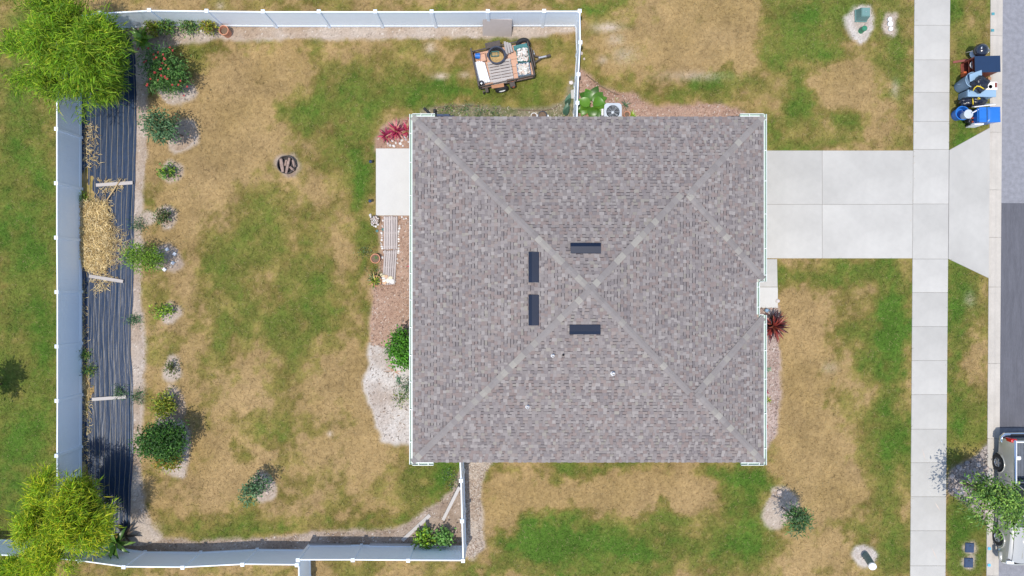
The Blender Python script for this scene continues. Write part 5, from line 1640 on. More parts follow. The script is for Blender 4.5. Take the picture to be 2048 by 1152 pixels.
for (x, y, r, lab) in [(1780, 38, .085, 'upper'), (1781, 47.5, .105, 'middle and largest'), (1782, 57.5, .085, 'lower')]:
    p = W(x, y, .12)
    c = thing('cleanout_cap', lab + ' of the three white round pipe caps on the small sand patch', 'pipe cap', (p.x, p.y, 0), 0, 'white pipe caps')
    MB().lathe([(r, 0), (r, .12)], n=22).build('pipe', MT['pipe'], c, smooth=40)
    MB().lathe([(r * 1.1, .09), (r * 1.1, .125), (r * .95, .135), (.0001, .14)], n=22).build('cap', MT['white_paint'], c, smooth=40)
b = W(1731, 1109); t = W(1744.8, 1132.5, .92)
pp = thing('marker_post', 'tall leaning grey-green pipe post with a round white cap on the front lawn', 'post', b)
d = t - b
MB().tube([(0, 0, -.05), d * .5, d], .155, 20).build('pipe', MT['pedestal'], pp, smooth=40)
ax = d.normalized()
MB().tube([d - ax * .04, d + ax * .03, d + ax * .05], [.168, .168, .15], 22).build('cap', MT['white_paint'], pp, smooth=40)
MB().tube([d * .25 + Vector((-.12, -.02, .0)), d * .25 + Vector((-.17, -.05, .01))], .03, 8).build('knob', MT['rubber'], pp)
for (x, y, lab) in [(1938.5, 1095, 'upper dark water meter lid in the verge'), (1936.5, 1125, 'lower dark water meter lid in the verge')]:
    p = W(x, y)
    m_ = thing('water_meter', lab, 'meter box', p, rng.uniform(-.06, .06), 'water meter lids in the verge')
    MB().box((0, 0, .02), (.40, .44, .06), bev=.02).build('rim', MT['meter'], m_)
    MB().box((0, 0, .045), (.34, .38, .03), bev=.012).build('lid', MT['meter'], m_)
    MB().box((.0, .1, .063), (.09, .05, .01), bev=.003).build('reader_flap', MT['tub'], m_)

# rocks under the street tree
for i in range(46):
    x = rng.uniform(1903, 1972); y = rng.uniform(925, 1040)
    if not inside(PATCH[13][1], np.array([x]), np.array([y]))[0]: continue
    stone(x, y, rng.uniform(.05, .14), 'grey and pinkish rock in the bed under the street tree', 'rocks under the street tree', 'rock', [(.33, .31, .31), (.42, .36, .33), (.26, .24, .24), (.48, .40, .36)])
for (x, y, r, lab) in [(403, 62, .08, 'small pale rock beside the croton near the pot'), (1162, 107, .09, 'tan rock outside the right end of the gate fence'), (1168, 118, .07, 'lower small tan rock outside the gate fence'), (1558, 985, .13, 'white rock at the top of the front lawn tree ring'), (535, 985, .09, 'small grey rock in the ring of the sparse sapling'), (1555, 602, .10, 'grey stone at the edge of the front walkway'), (1142, 166, .12, 'pale rock at the foot of the gate fence')]:
    stone(x, y, r, lab, None, 'rock', [(.6, .55, .52), (.55, .45, .38)])

# ------------------------------------------------------------------ utility trailer and its load
c = W(1007, 127.5, .7)
TA = R(12.3)
tr = thing('utility_trailer', 'open steel utility trailer loaded with garden clutter', 'trailer', (c.x, c.y, 0), TA)
HLx, HWy = 1.24, .80
for s in (-1, 1):
    MB().beam((-HLx, s * HWy, .78), (HLx, s * HWy, .78), .05, .05, bev=.005).build('top_rail', MT['rust'], tr)
    MB().beam((-HLx, s * HWy, .46), (HLx, s * HWy, .46), .05, .08, bev=.005).build('frame_rail', MT['rust'], tr)
    for x in (-1.2, -.4, .4, 1.2): MB().box((x, s * HWy, .62), (.04, .045, .28)).build('upright', MT['rust'], tr)
    MB().add([(-HLx + .02, s * (HWy - .012), .5), (HLx - .02, s * (HWy - .012), .5), (HLx - .02, s * (HWy - .012), .64), (-HLx + .02, s * (HWy - .012), .64), (-HLx + .02, s * (HWy - .022), .5), (HLx - .02, s * (HWy - .022), .5), (HLx - .02, s * (HWy - .022), .64), (-HLx + .02, s * (HWy - .022), .64)], [(0, 1, 2, 3), (7, 6, 5, 4), (3, 2, 6, 7)]).build('side_panel', MT['rust'], tr)
MB().beam((HLx, -HWy, .78), (HLx, HWy, .78), .05, .05).build('front_rail', MT['rust'], tr); MB().beam((HLx, -HWy, .46), (HLx, HWy, .46), .05, .08).build('front_beam', MT['rust'], tr)
MB().beam((HLx + .1, -HWy * .55, .60), (HLx + .1, HWy * .55, .60), .05, .3).build('front_panel', MT['rust'], tr)
MB().beam((-HLx - .04, -HWy - .03, .76), (-HLx - .04, HWy + .08, .76), .07, .5, bev=.01).build('tailgate', MT['rust'], tr)
for i in range(5):
    w = 2 * HWy / 5
    MB().box((0, -HWy + w * (i + .5), .505), (2 * HLx - .06, w - .012, .03)).build('floor_board', MT['plywood'], tr)
MB().beam((HLx - .3, -.35, .42), (1.75, 0, .42), .06, .08).build('tongue', MT['rust'], tr); MB().beam((HLx - .3, .35, .42), (1.75, 0, .42), .06, .08).build('tongue', MT['rust'], tr)
MB().beam((1.6, 0, .44), (2.0, 0, .44), .08, .08, bev=.01).build('tongue_bar', MT['steel'], tr)
MB().box((2.06, 0, .46), (.20, .11, .10), bev=.03).build('coupler', MT['rust'], tr)
MB().tube([(1.42, .12, .2), (1.42, .12, .78)], .03, 10).build('jack', MT['steel'], tr); MB().tube([(1.42, .12, .78), (1.42, .26, .80)], .012, 8).build('jack_handle', MT['steel'], tr)
for s in (-1, 1):
    w_ = bpy.data.objects.new('wheel', None); col.objects.link(w_); w_.parent = tr; w_.location = (-.30, s * .97, .30); w_.rotation_euler = (R(90), 0, 0)
    MB().lathe([(.16, -.085), (.26, -.09), (.295, -.06), (.30, 0), (.295, .06), (.26, .09), (.16, .085)], n=28, caps=False).build('tyre', MT['rubber'], w_, smooth=40)
    MB().lathe([(.165, -.07), (.14, -.04), (.06, -.03), (.05, -.075), (.0001, -.08)], n=24, caps=False).build('rim', MT['white_paint'], w_, smooth=40)
    MB().lathe([(.0001, .06), (.05, .065), (.06, .03), (.14, .04), (.165, .07)], n=24, caps=False).build('rim', MT['white_paint'], w_, smooth=40)
MB().beam((-.62, .97, .655), (.06, .97, .655), .22, .018, bev=.004).build('fender', MT['rust'], tr)
MB().box((.20, -.95, .52), (.24, .22, .24), bev=.02).build('fender', MT['rust'], tr)
MB().tube([(-1.12, -.96, .15), (-1.12, -.96, .5)], .04, 8).build('jack_stand', MT['rust'], tr); MB().box((-.97, -.92, .45), (.14, .2, .1), bev=.01).build('step', MT['rust'], tr)


def TL(px, py, z):
    return W(px, py, z)


p = W(995, 169.5, .67); tag(MB().box((0, 0, 0), (.56, .27, .02), bev=.004).build('brown_board', MT['brownboard'], loc=(p.x, p.y, .672), rz=TA - .06), 'small brown board lying on the near trailer fender', 'board')
p = W(1026, 169, .55); tag(MB().box((0, 0, 0), (.09, .26, .035), bev=.004).build('red_reflector', MT['orange'], loc=(p.x, p.y, .56), rz=TA), 'orange-red marker sticking out of the near trailer side', 'marker')
p = W(963, 166, .85)
cw = thing('castor_wheel', 'small black castor wheel on the rear corner of the trailer', 'wheel', p)
MB().lathe([(.05, -.03), (.11, -.035), (.12, 0), (.11, .035), (.05, .03)], n=20, caps=False).build('tyre', MT['rubber'], cw, smooth=40); MB().lathe([(.052, .02), (.03, .028), (.0001, .03)], n=14).build('hub', MT['steel'], cw, smooth=40)
# tub of soil
p = W(993, 110, 1.08)
tu = thing('plant_tub', 'big round black tub half full of tan soil on the trailer', 'tub', (p.x, p.y, .535))
MB().lathe([(.30, 0), (.355, .48), (.39, .53), (.395, .57), (.335, .57), (.328, .5), (.31, .1), (.0001, .08)], n=36).build('tub_wall', MT['tub'], tu, smooth=45)
vs = []; fs = []
mb = MB().lathe([(.316, .16), (.2, .20), (.08, .18), (.0001, .19)], n=28); mb.build('soil', MT.setdefault('tan_soil', mat('tan_soil', (.42, .29, .13), rough=1, var=.35, scale=14, bump=.8, bscale=20)), tu)
for s in (-1, 1): MB().box((s * .40, 0, .54), (.06, .16, .04), bev=.012).build('handle', MT['tub'], tu)
p = W(989.5, 108, .83)
bk = thing('wire_basket', 'small teal wire basket lying in the black tub', 'basket', p, .05)
for (x0, y0, x1, y1) in [(-.17, -.1, .17, -.1), (.17, -.1, .17, .1), (.17, .1, -.17, .1), (-.17, .1, -.17, -.1)]:
    MB().beam((x0, y0, .05), (x1, y1, .05), .02, .02).build('rim_bar', MT['teal'], bk); MB().beam((x0, y0, -.03), (x1, y1, -.03), .012, .012).build('lower_bar', MT['teal'], bk)
for i in range(4): MB().beam((-.12 + .08 * i, -.1, -.03), (-.12 + .08 * i, .1, -.03), .008, .008).build('wire', MT['teal'], bk)
# pallet
p = W(1001, 141.5, .64)
pl = thing('pallet', 'weathered grey wooden pallet in the middle of the trailer', 'pallet', (p.x, p.y, .53), TA - .03)
for i in range(7):
    y = -.46 + .92 / 7 * (i + .5)
    MB().box((rng.uniform(-.01, .01), y, .165), (1.04, .104, .022), bev=.003, rz=rng.uniform(-.008, .008)).build('slat', MT['wood_grey'], pl)
for x in (-.46, 0, .46): MB().box((x, 0, .075), (.045, .92, .145)).build('stringer', MT['wood_grey'], pl)
for (x, y, L, a, lab) in [(997, 161, .75, -.12, 'upper'), (1000, 164.5, .62, -.02, 'lower')]:
    p = W(x, y, .68); tag(MB().box((0, 0, 0), (L, .13, .025), bev=.004).build('loose_board', MT['wood_grey'], loc=(p.x, p.y, .67 if 'u' == lab[0] else .70), rz=TA + a), lab + ' of two loose grey boards at the near edge of the pallet', 'board')
for i, lab in enumerate(['left', 'middle', 'right']):
    p = W(1011.5 + 5 * i, 96 - i, .86); tag(MB().box((0, 0, 0), (.10, .58 - .08 * i, .03), bev=.004, ry=.35).build('loose_board', MT['wood_grey'], loc=(p.x, p.y, .86 - .03 * i), rz=TA - .05 + i * .05), lab + ' one of three grey boards leaning on the far side of the trailer', 'board')
# white corrugated sheet bundle
p = W(963, 142, .75)
ws = thing('white_sheet', 'folded white plastic sheet lying across the rear of the trailer', 'sheet', (p.x, p.y, .53), TA)
ws['category'] = 'plastic sheet'
for i in range(5):
    x = -.2 + .1 * i
    MB().box((x, -.02 * i, .11 + .03 * (i % 2)), (.104, 1.02 - .05 * abs(i - 2), .2 - .02 * (i % 3)), bev=.025, rz=.03 * (i - 2)).build('fold', MT['white_paint'], ws)
p = W(954.5, 110.5, .8); tag(MB().tube([(-.09, 0, 0), (.13, 0, .02)], [.115, .13], 20).build('blue_bucket', MT['blue'], loc=(p.x, p.y, .70), smooth=40), 'blue bucket lying in the rear corner of the trailer', 'bucket')
p = W(965, 114, .75)
pb = thing('pink_crate', 'salmon pink plastic bin beside the blue bucket on the trailer', 'bin', (p.x, p.y, .53), TA)
for (x, y, sx, sy) in [(-.13, 0, .02, .36), (.13, 0, .02, .36), (0, -.17, .24, .02), (0, .17, .24, .02)]: MB().box((x, y, .11), (sx, sy, .22), bev=.004).build('side', MT['plywood'], pb)
MB().box((0, 0, .12), (.23, .31, .02)).build('bottom', MT['plywood'], pb)
SHC = [(.62, .60, .54), (.50, .50, .46), (.68, .66, .62), (.34, .33, .30), (.58, .47, .40)]


def crate(label, px, py, z, sx, sy, m, n):
    p = W(px, py, z)
    root = thing('shell_crate', label, 'crate', (p.x, p.y, .53), TA - .06)
    h = z - .53
    for (x0, y0, x1, y1) in [(-sx / 2, -sy / 2, sx / 2, -sy / 2), (sx / 2, -sy / 2, sx / 2, sy / 2), (sx / 2, sy / 2, -sx / 2, sy / 2), (-sx / 2, sy / 2, -sx / 2, -sy / 2)]:
        for zz in (.03, h * .5, h): MB().beam((x0, y0, zz), (x1, y1, zz), .022, .03).build('slat', MT[m], root)
    for x in (-1, 1):
        for y in (-1, 1): MB().box((x * sx / 2, y * sy / 2, h / 2), (.035, .035, h)).build('corner_post', MT[m], root)
    mb = MB()
    for i in range(n):
        mb.stone((rng.uniform(-.44, .44) * sx, rng.uniform(-.44, .44) * sy, h * (.75 + .3 * rng.random())), rng.uniform(.035, .065), (1.3, .75, .35), i, rng.choice(SHC))
    tag(mb.build('shells', MT['stone'], root), kind='stuff')
    MB().box((0, 0, h * .35), (sx - .03, sy - .03, h * .6)).build('filling', MT['potsoil'], root)


crate('green crate heaped with white oyster shells at the trailer front, far one', 1046, 108.5, .86, .52, .62, 'teal', 110)
crate('crate heaped with white oyster shells at the trailer front, near one', 1047.5, 138, .82, .54, .52, 'greyblue', 110)
p = W(1041, 93, .84); tag(MB().box((0, 0, 0), (.62, .22, .05), bev=.02).build('green_netting', MT['teal'], loc=(p.x, p.y, .80), rz=TA), 'folded teal netting above the far shell crate', 'netting')
p = W(1046, 87, .7)
st = thing('spare_tyre', 'black tyre wedged at the far front corner of the trailer', 'tyre', (p.x, p.y, .62), TA)
st.rotation_euler = (R(62), 0, TA)
MB().lathe([(.19, -.07), (.28, -.08), (.32, -.05), (.33, 0), (.32, .05), (.28, .08), (.19, .07), (.17, 0), (.19, -.07)], n=28, caps=False).build('tyre_body', MT['rubber'], st, smooth=40)

# ------------------------------------------------------------------ things put out at the kerb
p = W(1967.5, 98, .9)
kg = thing('kettle_grill', 'shiny dark blue kettle grill on the verge by the kerb', 'grill', (p.x, p.y, 0))
MB().lathe([(.0001, .42), (.12, .44), (.24, .54), (.295, .68), (.30, .70)], n=36).build('bowl', MT['black_paint'], kg, smooth=True)
MB().lathe([(.305, .70), (.305, .72), (.28, .82), (.20, .91), (.10, .955), (.0001, .965)], n=36).build('lid', MT['black_paint'], kg, smooth=True)
MB().tube([(-.06, -.0, .95), (-.06, 0, 1.0), (.06, 0, 1.0), (.06, 0, .95)], .014, 8).build('lid_handle', MT['rubber'], kg, smooth=True, rz=.6)
MB().lathe([(.06, .0), (.06, .012), (.0001, .016)], (-.10, .04, .935), 16).build('vent_disc', MT['steel'], kg, smooth=True)
MB().lathe([(.035, .0), (.035, .012), (.0001, .016)], (.17, .05, .905), 14).build('thermometer', MT['steel'], kg, smooth=True)
MB().tube([(.30, -.07, .72), (.36, -.06, .73), (.37, 0, .73), (.36, .06, .73), (.30, .07, .72)], .012, 8).build('side_handle', MT['chrome'], kg, smooth=True)
for a in (2.9, 4.5, .8):
    MB().tube([(.2 * math.cos(a), .2 * math.sin(a), .52), (.42 * math.cos(a), .42 * math.sin(a), .02)], .013, 8).build('leg', MT['chrome'], kg)
MB().lathe([(.0001, .2), (.16, .2), (.18, .23), (.16, .215)], n=20).build('ash_pan', MT['steel'], kg, smooth=True)

# cabinet with a dark top
a = W(1975.5, 128, .92)
cb = thing('cabinet', 'red-brown open cabinet with a dark navy top put out at the kerb', 'cabinet', (a.x, a.y, 0), R(1.5))
MB().box((0, 0, .905), (1.12, .72, .035), bev=.004).build('cabinet_top', MT['navy'], cb)
for y in (-.33, .33): MB().box((0, y, .44), (1.0, .03, .88), bev=.003).build('side', MT['redwood'], cb)
MB().box((.49, 0, .44), (.03, .63, .88)).build('back', MT['redwood'], cb)
for z in (.04, .42, .70): MB().box((-.02, 0, z), (.99, .62, .025)).build('shelf', MT['redwood'], cb)
for y in (-.33, .33): MB().box((-.53, y, .42), (.06, .05, .84)).build('front_post', MT['redwood'], cb)
MB().box((-.53, -.2, .13), (.16, .2, .24), bev=.006).build('drawer', MT['orange'], cb)
MB().box((-.50, 0, .015), (.2, .62, .03)).build('shelf', MT['redwood'], cb)
p = W(1945, 131, .50)
o = MB().lathe([(.06, 0), (.15, .10), (.17, .16), (.15, .16), (.05, .03), (.0001, .03)], n=22).build('white_bowl', MT['white_paint'], loc=(p.x, p.y, .43), smooth=40); tag(o, 'white bowl on the drawer of the red-brown cabinet', 'bowl')
A = W(1906, 124.5, .03); B = W(1942, 119, .30)
tag(MB().beam(A, B, .10, .03).build('thin_board', MT['redwood']), 'thin reddish board propped against the cabinet', 'board')

# grey-blue bin with a black bag
p = W(1938, 167, .45)
gb_ = thing('trash_can', 'grey-blue round trash can leaning, with a black bag in its mouth', 'trash can', (p.x - .15, p.y, 0))
bp, tp = Vector((0, -.05, .0)), Vector((.10, .06, .80))
MB().tube([bp, bp.lerp(tp, .5), bp.lerp(tp, .95), tp], [.25, .29, .32, .34], 28).build('can_body', MT['greyblue'], gb_, smooth=40)
MB().tube([tp + Vector((.33 * math.cos(k * .2618), .33 * math.sin(k * .2618), .005)) for k in range(24)], .022, 8, closed=True).build('rim', MT['greyblue_paint'], gb_, smooth=True)
MB().tube([(-.27, -.05, .52), (-.37, -.05, .50), (-.37, -.05, .38), (-.28, -.05, .36)], .018, 8).build('handle', MT['greyblue'], gb_, smooth=True)
q = W(1950, 152.5, .88)
lid = MB().box((0, 0, 0), (.62, .34, .04), bev=.015).build('can_lid', MT['greyblue_paint'], loc=(q.x, q.y, .93), rz=.35); tag(lid, 'grey-blue lid tilted behind the black bag', 'lid'); lid.rotation_euler = (.35, .1, .35)


def bagmesh(label, px, py, z, rx, ry, rz_h, seed, ties=()):
    p = W(px, py, z)
    root = thing('trash_bag', label, 'trash bag', (p.x, p.y, 0))
    bm = bmesh.new(); bmesh.ops.create_icosphere(bm, subdivisions=4, radius=1)
    q = random.Random(seed); ph = [q.uniform(0, 6) for _ in range(12)]
    vs = []
    for v in bm.verts:
        c = v.co
        k = 1 + .10 * math.sin(5 * c.x + ph[0] + 3 * c.z) + .08 * math.sin(7 * c.y + ph[1] - 4 * c.x) + .05 * math.sin(13 * c.x + 9 * c.y + ph[2]) + .05 * abs(math.sin(8 * math.atan2(c.y, c.x) + ph[3]))
        vs.append((c.x * rx * k, c.y * ry * k, z + c.z * rz_h * k))
    bm.verts.index_update(); fs = [[v.index for v in f.verts] for f in bm.faces]; bm.free()
    MB().add(vs, fs).build('bag', MT['bag'], root, smooth=True)
    for t in ties:
        pts = [W(x, y, zz) - Vector(root.location) for (x, y, zz) in t]
        MB().tube(pts, .022, 7).build('drawstring', MT['yellow'], root, smooth=True)
    return root


bagmesh('black bag with a yellow drawstring bulging from the grey-blue can', 1958, 168, .86, .36, .34, .30, 3, [[(1946, 182, .95), (1949, 176, 1.05), (1954, 172, 1.14), (1960, 173, 1.16), (1965, 176, 1.12), (1968, 178, 1.0)]])
bagmesh('black bag with yellow ties lying between the grey-blue box and the blue bin', 1944, 204, .38, .62, .22, .30, 5, [[(1946, 209, .62), (1946, 203, .70), (1945, 197, .66)], [(1954, 198, .66), (1957, 195.5, .70), (1960, 197, .69), (1958, 200, .68), (1955, 199, .67)]])
bagmesh('small black bag under the orange-red scraps by the blue bin', 1943, 240, .3, .3, .2, .22, 9)
# framed panel
p = W(1984.5, 171, .6)
pf = thing('picture_box', 'white box with a blue mark and a dark photo beside the black bag', 'box', (p.x - .25, p.y, 0))
MB().box((.25, 0, .28), (.52, .36, .56), bev=.01).build('box_body', MT['paper'], pf)
MB().box((.44, .03, .5645), (.10, .22, .004)).build('dark_print', MT['redwood'], pf)
MB().lathe([(.0001, .004), (.085, .004)][::-1], (.20, -.04, .562), 20).build('blue_print', MT['ink_blue'], pf)
MB().lathe([(.0001, .006), (.05, .006)][::-1], (.22, -.03, .562), 18).build('white_print', MT['paper'], pf)
p = W(1981, 158, .5); tag(MB().box((0, 0, .3), (.14, .12, .6), bev=.01).build('brown_box', MT['brownboard'], loc=(p.x - .1, p.y, 0)), 'small brown carton between the bag and the white box', 'box')
# grey-blue box
p = W(1964, 186.5, .68)
dz = thing('storage_box', 'long narrow grey-blue painted box between the two black bags', 'box', (p.x, p.y, 0), R(-1))
MB().box((-.02, 0, .32), (1.20, .27, .62), bev=.006).build('box_body', MT['greyblue_paint'], dz)
MB().box((0, 0, .655), (1.26, .31, .05), bev=.006).build('box_top', MT['greyblue_paint'], dz)
MB().box((-.625, 0, .32), (.012, .2, .5)).build('end_panel', MT['greyblue'], dz)
# blue round tub, white bucket
p = W(1923, 226, .45)
bt = thing('blue_tub', 'round blue plastic tub at the left of the blue bin', 'tub', (p.x + .05, p.y, 0))
MB().lathe([(.24, 0), (.30, .42), (.32, .45), (.28, .45), (.26, .2), (.0001, .18)], n=30).build('tub_wall', MT['blue'], bt, smooth=40)
p = W(1937, 228, .78)
wb = thing('white_bucket', 'pale grey bucket with its lid on, standing in front of the blue bin', 'bucket', (p.x, p.y, .42))
MB().lathe([(.15, 0), (.185, .32), (.195, .33), (.195, .36)], n=28).build('bucket_body', MT['ac'], wb, smooth=40)
MB().lathe([(.20, .345), (.20, .375), (.175, .38), (.17, .368), (.0001, .368)], n=28).build('lid', MT['ac'], wb, smooth=40)
for i, (x, y) in enumerate([(1946, 236), (1950, 241), (1952, 246), (1947, 243), (1951, 237)]):
    p = W(x, y, .5); tag(MB().box((0, 0, 0), (.17, .07, .05), bev=.015, rz=i * 1.1, rx=.3).build('scrap', MT['orange'], loc=(p.x, p.y, .5)), 'orange-red scrap on the small black bag by the blue bin', 'scrap', 'orange-red scraps')
# blue wheeled bin
p = W(1980, 229, 1.0)
wb = thing('recycling_bin', 'blue wheeled recycling bin with its lid closed, beside the kerb', 'bin', (p.x, p.y, 0), R(1))
hb = [(-.34, -.25), (.34, -.25), (.34, .25), (-.34, .25)]; tb_ = [(-.46, -.33), (.43, -.33), (.43, .33), (-.46, .33)]
MB().add([(x, y, .04) for x, y in hb] + [(x, y, .96) for x, y in tb_], [(3, 2, 1, 0)] + [(i, (i + 1) % 4, 4 + (i + 1) % 4, 4 + i) for i in range(4)]).build('bin_body', MT['blue'], wb)
mb = MB()
gxl = np.linspace(-1, 1, 13); vs = []
for y in gxl:
    for x in gxl:
        e = max(abs(x), abs(y))
        vs.append((.17 + x * .30, y * .34, .985 + .07 * (1 - e ** 6) - .0 * x))
fs = [(j * 13 + i, j * 13 + i + 1, (j + 1) * 13 + i + 1, (j + 1) * 13 + i) for j in range(12) for i in range(12)]
mb.add(vs, fs).build('lid', MT['blue'], wb, smooth=True)
MB().box((-.30, 0, .985), (.34, .66, .035), bev=.012).build('lid_hinge_panel', MT['blue'], wb)
MB().box((-.135, 0, .99), (.022, .66, .06), bev=.005).build('lid_gap', MT['tub'], wb)
for y in (-.2, .2): MB().box((-.30, y, 1.01), (.3, .02, .03), bev=.006).build('lid_rib', MT['blue'], wb)
MB().beam((-.52, -.30, .98), (-.52, .30, .98), .035, .035, bev=.01).build('handle', MT['blue'], wb)
for s in (-1, 1):
    w_ = MB().lathe([(.04, -.03), (.11, -.03), (.12, 0), (.11, .03), (.04, .03)], n=20).build('wheel', MT['rubber'], wb, smooth=40, loc=(-.36, s * .28, .12)); w_.rotation_euler = (R(90), 0, 0)
a = W(1944, 226, .86); b2 = W(1961, 217, .98)
tag(MB().tube([a, b2], .025, 8).build('white_pipe', MT['pipe']), 'white plastic pipe from the pale bucket to the blue bin', 'pipe')
p = W(1973, 208.5, .5); tag(MB().box((0, 0, 0), (.95, .05, .5), bev=.01, rz=.12, rx=.3).build('white_board', MT['paper'], loc=(p.x - .1, p.y, .3)), 'white board slipped behind the blue recycling bin', 'board')
p = W(1966, 246, .7); tag(MB().box((0, 0, 0), (.42, .1, .6), bev=.01).build('white_carton', MT['paper'], loc=(p.x - .1, p.y, .31)), 'white carton against the lower side of the blue bin', 'carton')

# ------------------------------------------------------------------ pickup truck
rear = -6.62; front = -12.25
rw, fw = -7.83, -11.20
tx = 21.83 + .90
tk = thing('pickup_truck', 'champagne pickup truck parked at the kerb under the street tree', 'pickup truck', (tx, (rw + fw) / 2, 0))
oy = (rw + fw) / 2
yr, yf = rear - oy, front - oy      # +2.9 .. -2.7
wr, wf_ = rw - oy, fw - oy
HWd = .93


def side_x(z):
    # tumblehome of the body side
    return HWd - .05 * max(0, (.62 - z) / .3) ** 2 - .085 * max(0, (z - .78) / .5) ** 1.6


def arch(yc, r=.45, n=10, z0=.38):
    a0 = math.asin(min(1, (z0 - .36) / r))
    return [(yc + r * math.cos(math.pi - a0 - (math.pi - 2 * a0) * i / n), .37 + r * math.sin(a0 + (math.pi - 2 * a0) * i / n)) for i in range(n + 1)]


prof = [(yf + .12, .42)] + arch(wf_) + arch(wr) + [(yr - .12, .46), (yr - .04, .72), (yr - .04, 1.25)]
top = [(yr - .10, 1.30), (1.5, 1.30), (.9, 1.26), (-.75, 1.14), (-1.6, 1.08), (yf + .35, .98), (yf + .12, .86), (yf + .05, .62)]
outline = prof + top
for s in (-1, 1):
    bm = bmesh.new()
    vv = [bm.verts.new((s * side_x(z), y, z)) for (y, z) in outline]
    f = bm.faces.new(vv)
    bmesh.ops.triangulate(bm, faces=[f], ngon_method='BEAUTY')
    bmesh.ops.subdivide_edges(bm, edges=[e for e in bm.edges if e.calc_length() > .5], cuts=3, use_grid_fill=False)
    bmesh.ops.triangulate(bm, faces=bm.faces[:])
    for v in bm.verts: v.co.x = s * side_x(v.co.z)
    bmesh.ops.recalc_face_normals(bm, faces=bm.faces[:])
    if (sum((f.normal.x * f.calc_area() for f in bm.faces)) > 0) != (s > 0): bmesh.ops.reverse_faces(bm, faces=bm.faces[:])
    bm.verts.index_update()
    MB().add([v.co.copy() for v in bm.verts], [[v.index for v in f.verts] for f in bm.faces]).build('body_side', MT['truck'], tk, smooth=40)
    bm.free()
    # flares and dark wheel wells
    for yc in (wr, wf_):
        pts = [(s * (HWd + .008), y, z) for (y, z) in arch(yc, .45, 14)]
        MB().tube(pts, .022, 6).build('wheel_flare', MT['truck'], tk, smooth=True)
        MB().lathe([(.0001, 0), (.46, 0), (.46, .2)], n=24).build('wheel_well', MT['dark'], tk, loc=(s * (HWd - .32), yc, .40)).rotation_euler = (0, R(90 * s), 0)
        w_ = bpy.data.objects.new('wheel', None); col.objects.link(w_); w_.parent = tk; w_.location = (s * .83, yc, .375); w_.rotation_euler = (0, R(90 * s), 0)
        MB().lathe([(.20, .11), (.30, .125), (.355, .10), (.375, .05), (.375, -.05), (.355, -.10), (.30, -.125), (.20, -.11)], n=32, caps=False).build('tyre', MT['rubber'], w_, smooth=40)
        MB().lathe([(.215, .10), (.205, .085), (.19, .05), (.0001, .045)], n=28, caps=False).build('rim', MT['steel'], w_, smooth=40)
        for k in range(5):
            a = k * 1.2566
            MB().beam((.04 * math.cos(a), .04 * math.sin(a), .085), (.20 * math.cos(a), .20 * math.sin(a), .085), .075, .03, bev=.01).build('spoke', MT['steel'], w_)
        MB().lathe([(.055, .07), (.055, .11), (.0001, .115)], n=14).build('hub_cap', MT['steel'], w_, smooth=40)
# lower floor
MB().box((0, (yr + yf) / 2, .45), (1.5, yr - yf - .5, .1)).build('chassis', MT['dark'], tk)
# bed
MB().box((0, 1.95, .72), (1.5, 1.75, .03)).build('bed_floor', MT['bedliner'], tk)
for i in range(11): MB().box((-.65 + .13 * i, 1.95, .742), (.05, 1.7, .014), bev=.004).build('bed_rib', MT['bedliner'], tk)
for s in (-1, 1):
    MB().box((s * .775, 1.93, 1.01), (.03, 1.86, .56)).build('bed_wall', MT['bedliner'], tk)
    MB().box((s * .81, 1.93, 1.297), (.085, 1.90, .03), bev=.012).build('bed_rail', MT['chrome'], tk)
    MB().box((s * .752, 1.93, 1.298), (.03, 1.86, .03), bev=.008).build('rail_trim', MT['white_paint'], tk)
MB().box((0, 1.03, 1.0), (1.55, .04, .58)).build('bed_wall', MT['bedliner'], tk)
MB().box((0, yr - .07, 1.0), (1.52, .06, .56), bev=.02).build('tailgate', MT['truck'], tk, smooth=40)
MB().box((0, yr - .10, 1.288), (1.50, .05, .03), bev=.01).build('tailgate_trim', MT['white_paint'], tk)
MB().box((0, yr - .036, .95), (.3, .02, .08), bev=.008).build('tailgate_handle', MT['truck_trim'], tk)
o = MB().box((0, 0, 0), (.34, .20, .16), bev=.07, seg=3).build('white_jug', MT['white_paint'], loc=(tx - .40, oy + 2.0, .83), smooth=True); tag(o, 'white rounded jug lying in the truck bed', 'jug')
for s in (-1, 1):
    MB().box((s * .80, yr - .055, 1.03), (.24, .16, .42), bev=.03, seg=2).build('tail_light', MT['tail_red'], tk, smooth=40)
    MB().box((s * .72, yf + .13, .80), (.34, .16, .20), bev=.04, seg=2).build('headlight', MT['lamp_clear'], tk, smooth=40)
MB().tube([(-.92, yr - .25, .60), (-.90, yr - .02, .60), (-.78, yr + .09, .60), (0, yr + .11, .60), (.78, yr + .09, .60), (.90, yr - .02, .60), (.92, yr - .25, .60)], .085, 10).build('rear_bumper', MT['chrome'], tk, smooth=True)
MB().box((0, yr + .07, .695), (1.1, .13, .02), bev=.006).build('bumper_step', MT['truck_trim'], tk)
MB().tube([(-.93, yf + .50, .56), (-.92, yf + .2, .56), (-.80, yf + .05, .56), (-.3, yf - .03, .56), (.3, yf - .03, .56), (.80, yf + .05, .56), (.92, yf + .2, .56), (.93, yf + .50, .56)], .095, 10).build('front_bumper', MT['truck'], tk, smooth=True)
MB().box((0, yf + .06, .74), (1.0, .05, .22), bev=.015).build('grille', MT['truck_trim'], tk)


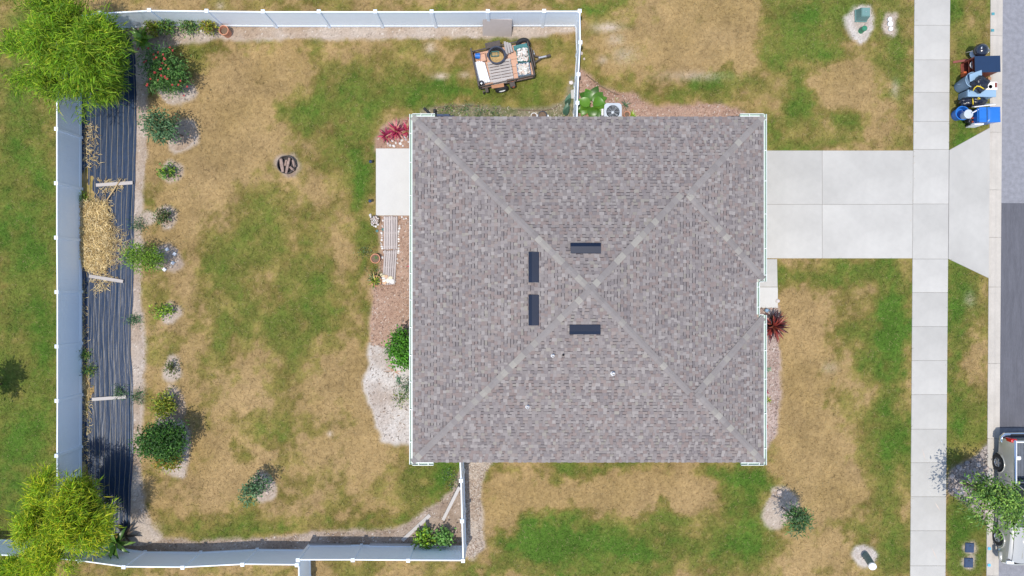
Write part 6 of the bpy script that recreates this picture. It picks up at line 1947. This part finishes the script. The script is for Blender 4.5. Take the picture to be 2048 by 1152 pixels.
def gridpart(name, f, nu, nv, m, smooth=True, parent=tk):
    vs = [f(i / nu, j / nv) for j in range(nv + 1) for i in range(nu + 1)]
    fs = [(j * (nu + 1) + i, j * (nu + 1) + i + 1, (j + 1) * (nu + 1) + i + 1, (j + 1) * (nu + 1) + i) for j in range(nv) for i in range(nu)]
    return MB().add(vs, fs).build(name, MT[m], parent, smooth=smooth)


def hoodz(y, u):
    t = (y - yf) / (-.95 - yf)
    z = .84 + .30 * t ** .55
    return z + .035 * (1 - (2 * u - 1) ** 2) - .0


gridpart('hood', lambda u, v: ((2 * u - 1) * (.66 + .05 * v), yf + .09 + .11 * (2 * u - 1) ** 4 + (-.98 - yf - .09) * v - .0, hoodz(yf + .05 + (-.98 - yf) * v, u)), 16, 12, 'truck')
for s in (-1, 1):
    gridpart('front_wing', lambda u, v, s=s: (s * ((.675 + .05 * v) + (.19 - .06 * v) * u) * (1 if s > 0 else 1), yf + .22 + .15 * u + (-.98 - yf - .2) * v, hoodz(yf + .1 + (-.98 - yf) * v, 1.0) - .012 - .07 * u ** 2), 4, 12, 'truck')
    MB().tube([(s * .668, yf + .16, hoodz(yf + .1, 1) - .012), (s * .70, yf + 1.0, hoodz(yf + 1.0, 1) - .012), (s * .72, -.98, hoodz(-.98, 1) - .012)], .011, 6).build('hood_gap', MT['dark'], tk)
    MB().tube([(s * .28, yf + .35, hoodz(yf + .35, .3) + .0), (s * .33, -1.1, hoodz(-1.1, .3) + .004)], .018, 6).build('hood_crease', MT['truck'], tk, smooth=True)
# cab
MB().box((0, -.88, 1.115), (1.36, .24, .02), bev=.006).build('cowl', MT['truck_trim'], tk)
gridpart('windscreen', lambda u, v: ((2 * u - 1) * (.72 - .09 * v), -.98 + .10 * (2 * u - 1) ** 2 + .72 * v, 1.13 + .50 * v + .02 * math.sin(math.pi * v)), 10, 6, 'glass')
gridpart('roof', lambda u, v: ((2 * u - 1) * .66, -.24 + 1.02 * v, 1.635 + .045 * (1 - (2 * u - 1) ** 4) + .02 * math.sin(math.pi * v)), 12, 10, 'truck')
gridpart('rear_window', lambda u, v: ((2 * u - 1) * (.62 + .08 * v), .80 + .16 * v, 1.60 - .32 * v), 8, 4, 'glass')
for s in (-1, 1):
    gridpart('side_window', lambda u, v, s=s: (s * (.84 - .165 * v), -.72 + .42 * v + (1.60 - .52 * v) * u, 1.16 + .46 * v), 8, 4, 'glass')
    MB().tube([(s * .78, -.97, 1.13), (s * .655, -.25, 1.65), (s * .655, .78, 1.65), (s * .74, .97, 1.29)], .035, 8).build('roof_pillar', MT['truck'], tk, smooth=True)
    MB().tube([(s * .77, .06, 1.2), (s * .665, .1, 1.63)], .025, 6).build('door_pillar', MT['truck_trim'], tk)
    MB().box((s * .97, -.62, 1.16), (.20, .10, .14), bev=.04, seg=2).build('mirror', MT['truck'], tk, smooth=40)
    MB().box((s * (side_x(.98) + .008), .55, .99), (.02, .16, .035), bev=.008).build('door_handle', MT['truck_trim'], tk)
    MB().tube([(s * (side_x(z) + .001), 1.0, z) for z in (.5, .7, .9, 1.1, 1.25)], .008, 5).build('door_gap', MT['dark'], tk)
    MB().tube([(s * (side_x(z) + .001), -.75, z) for z in (.5, .7, .9, 1.05)], .008, 5).build('door_gap', MT['dark'], tk)
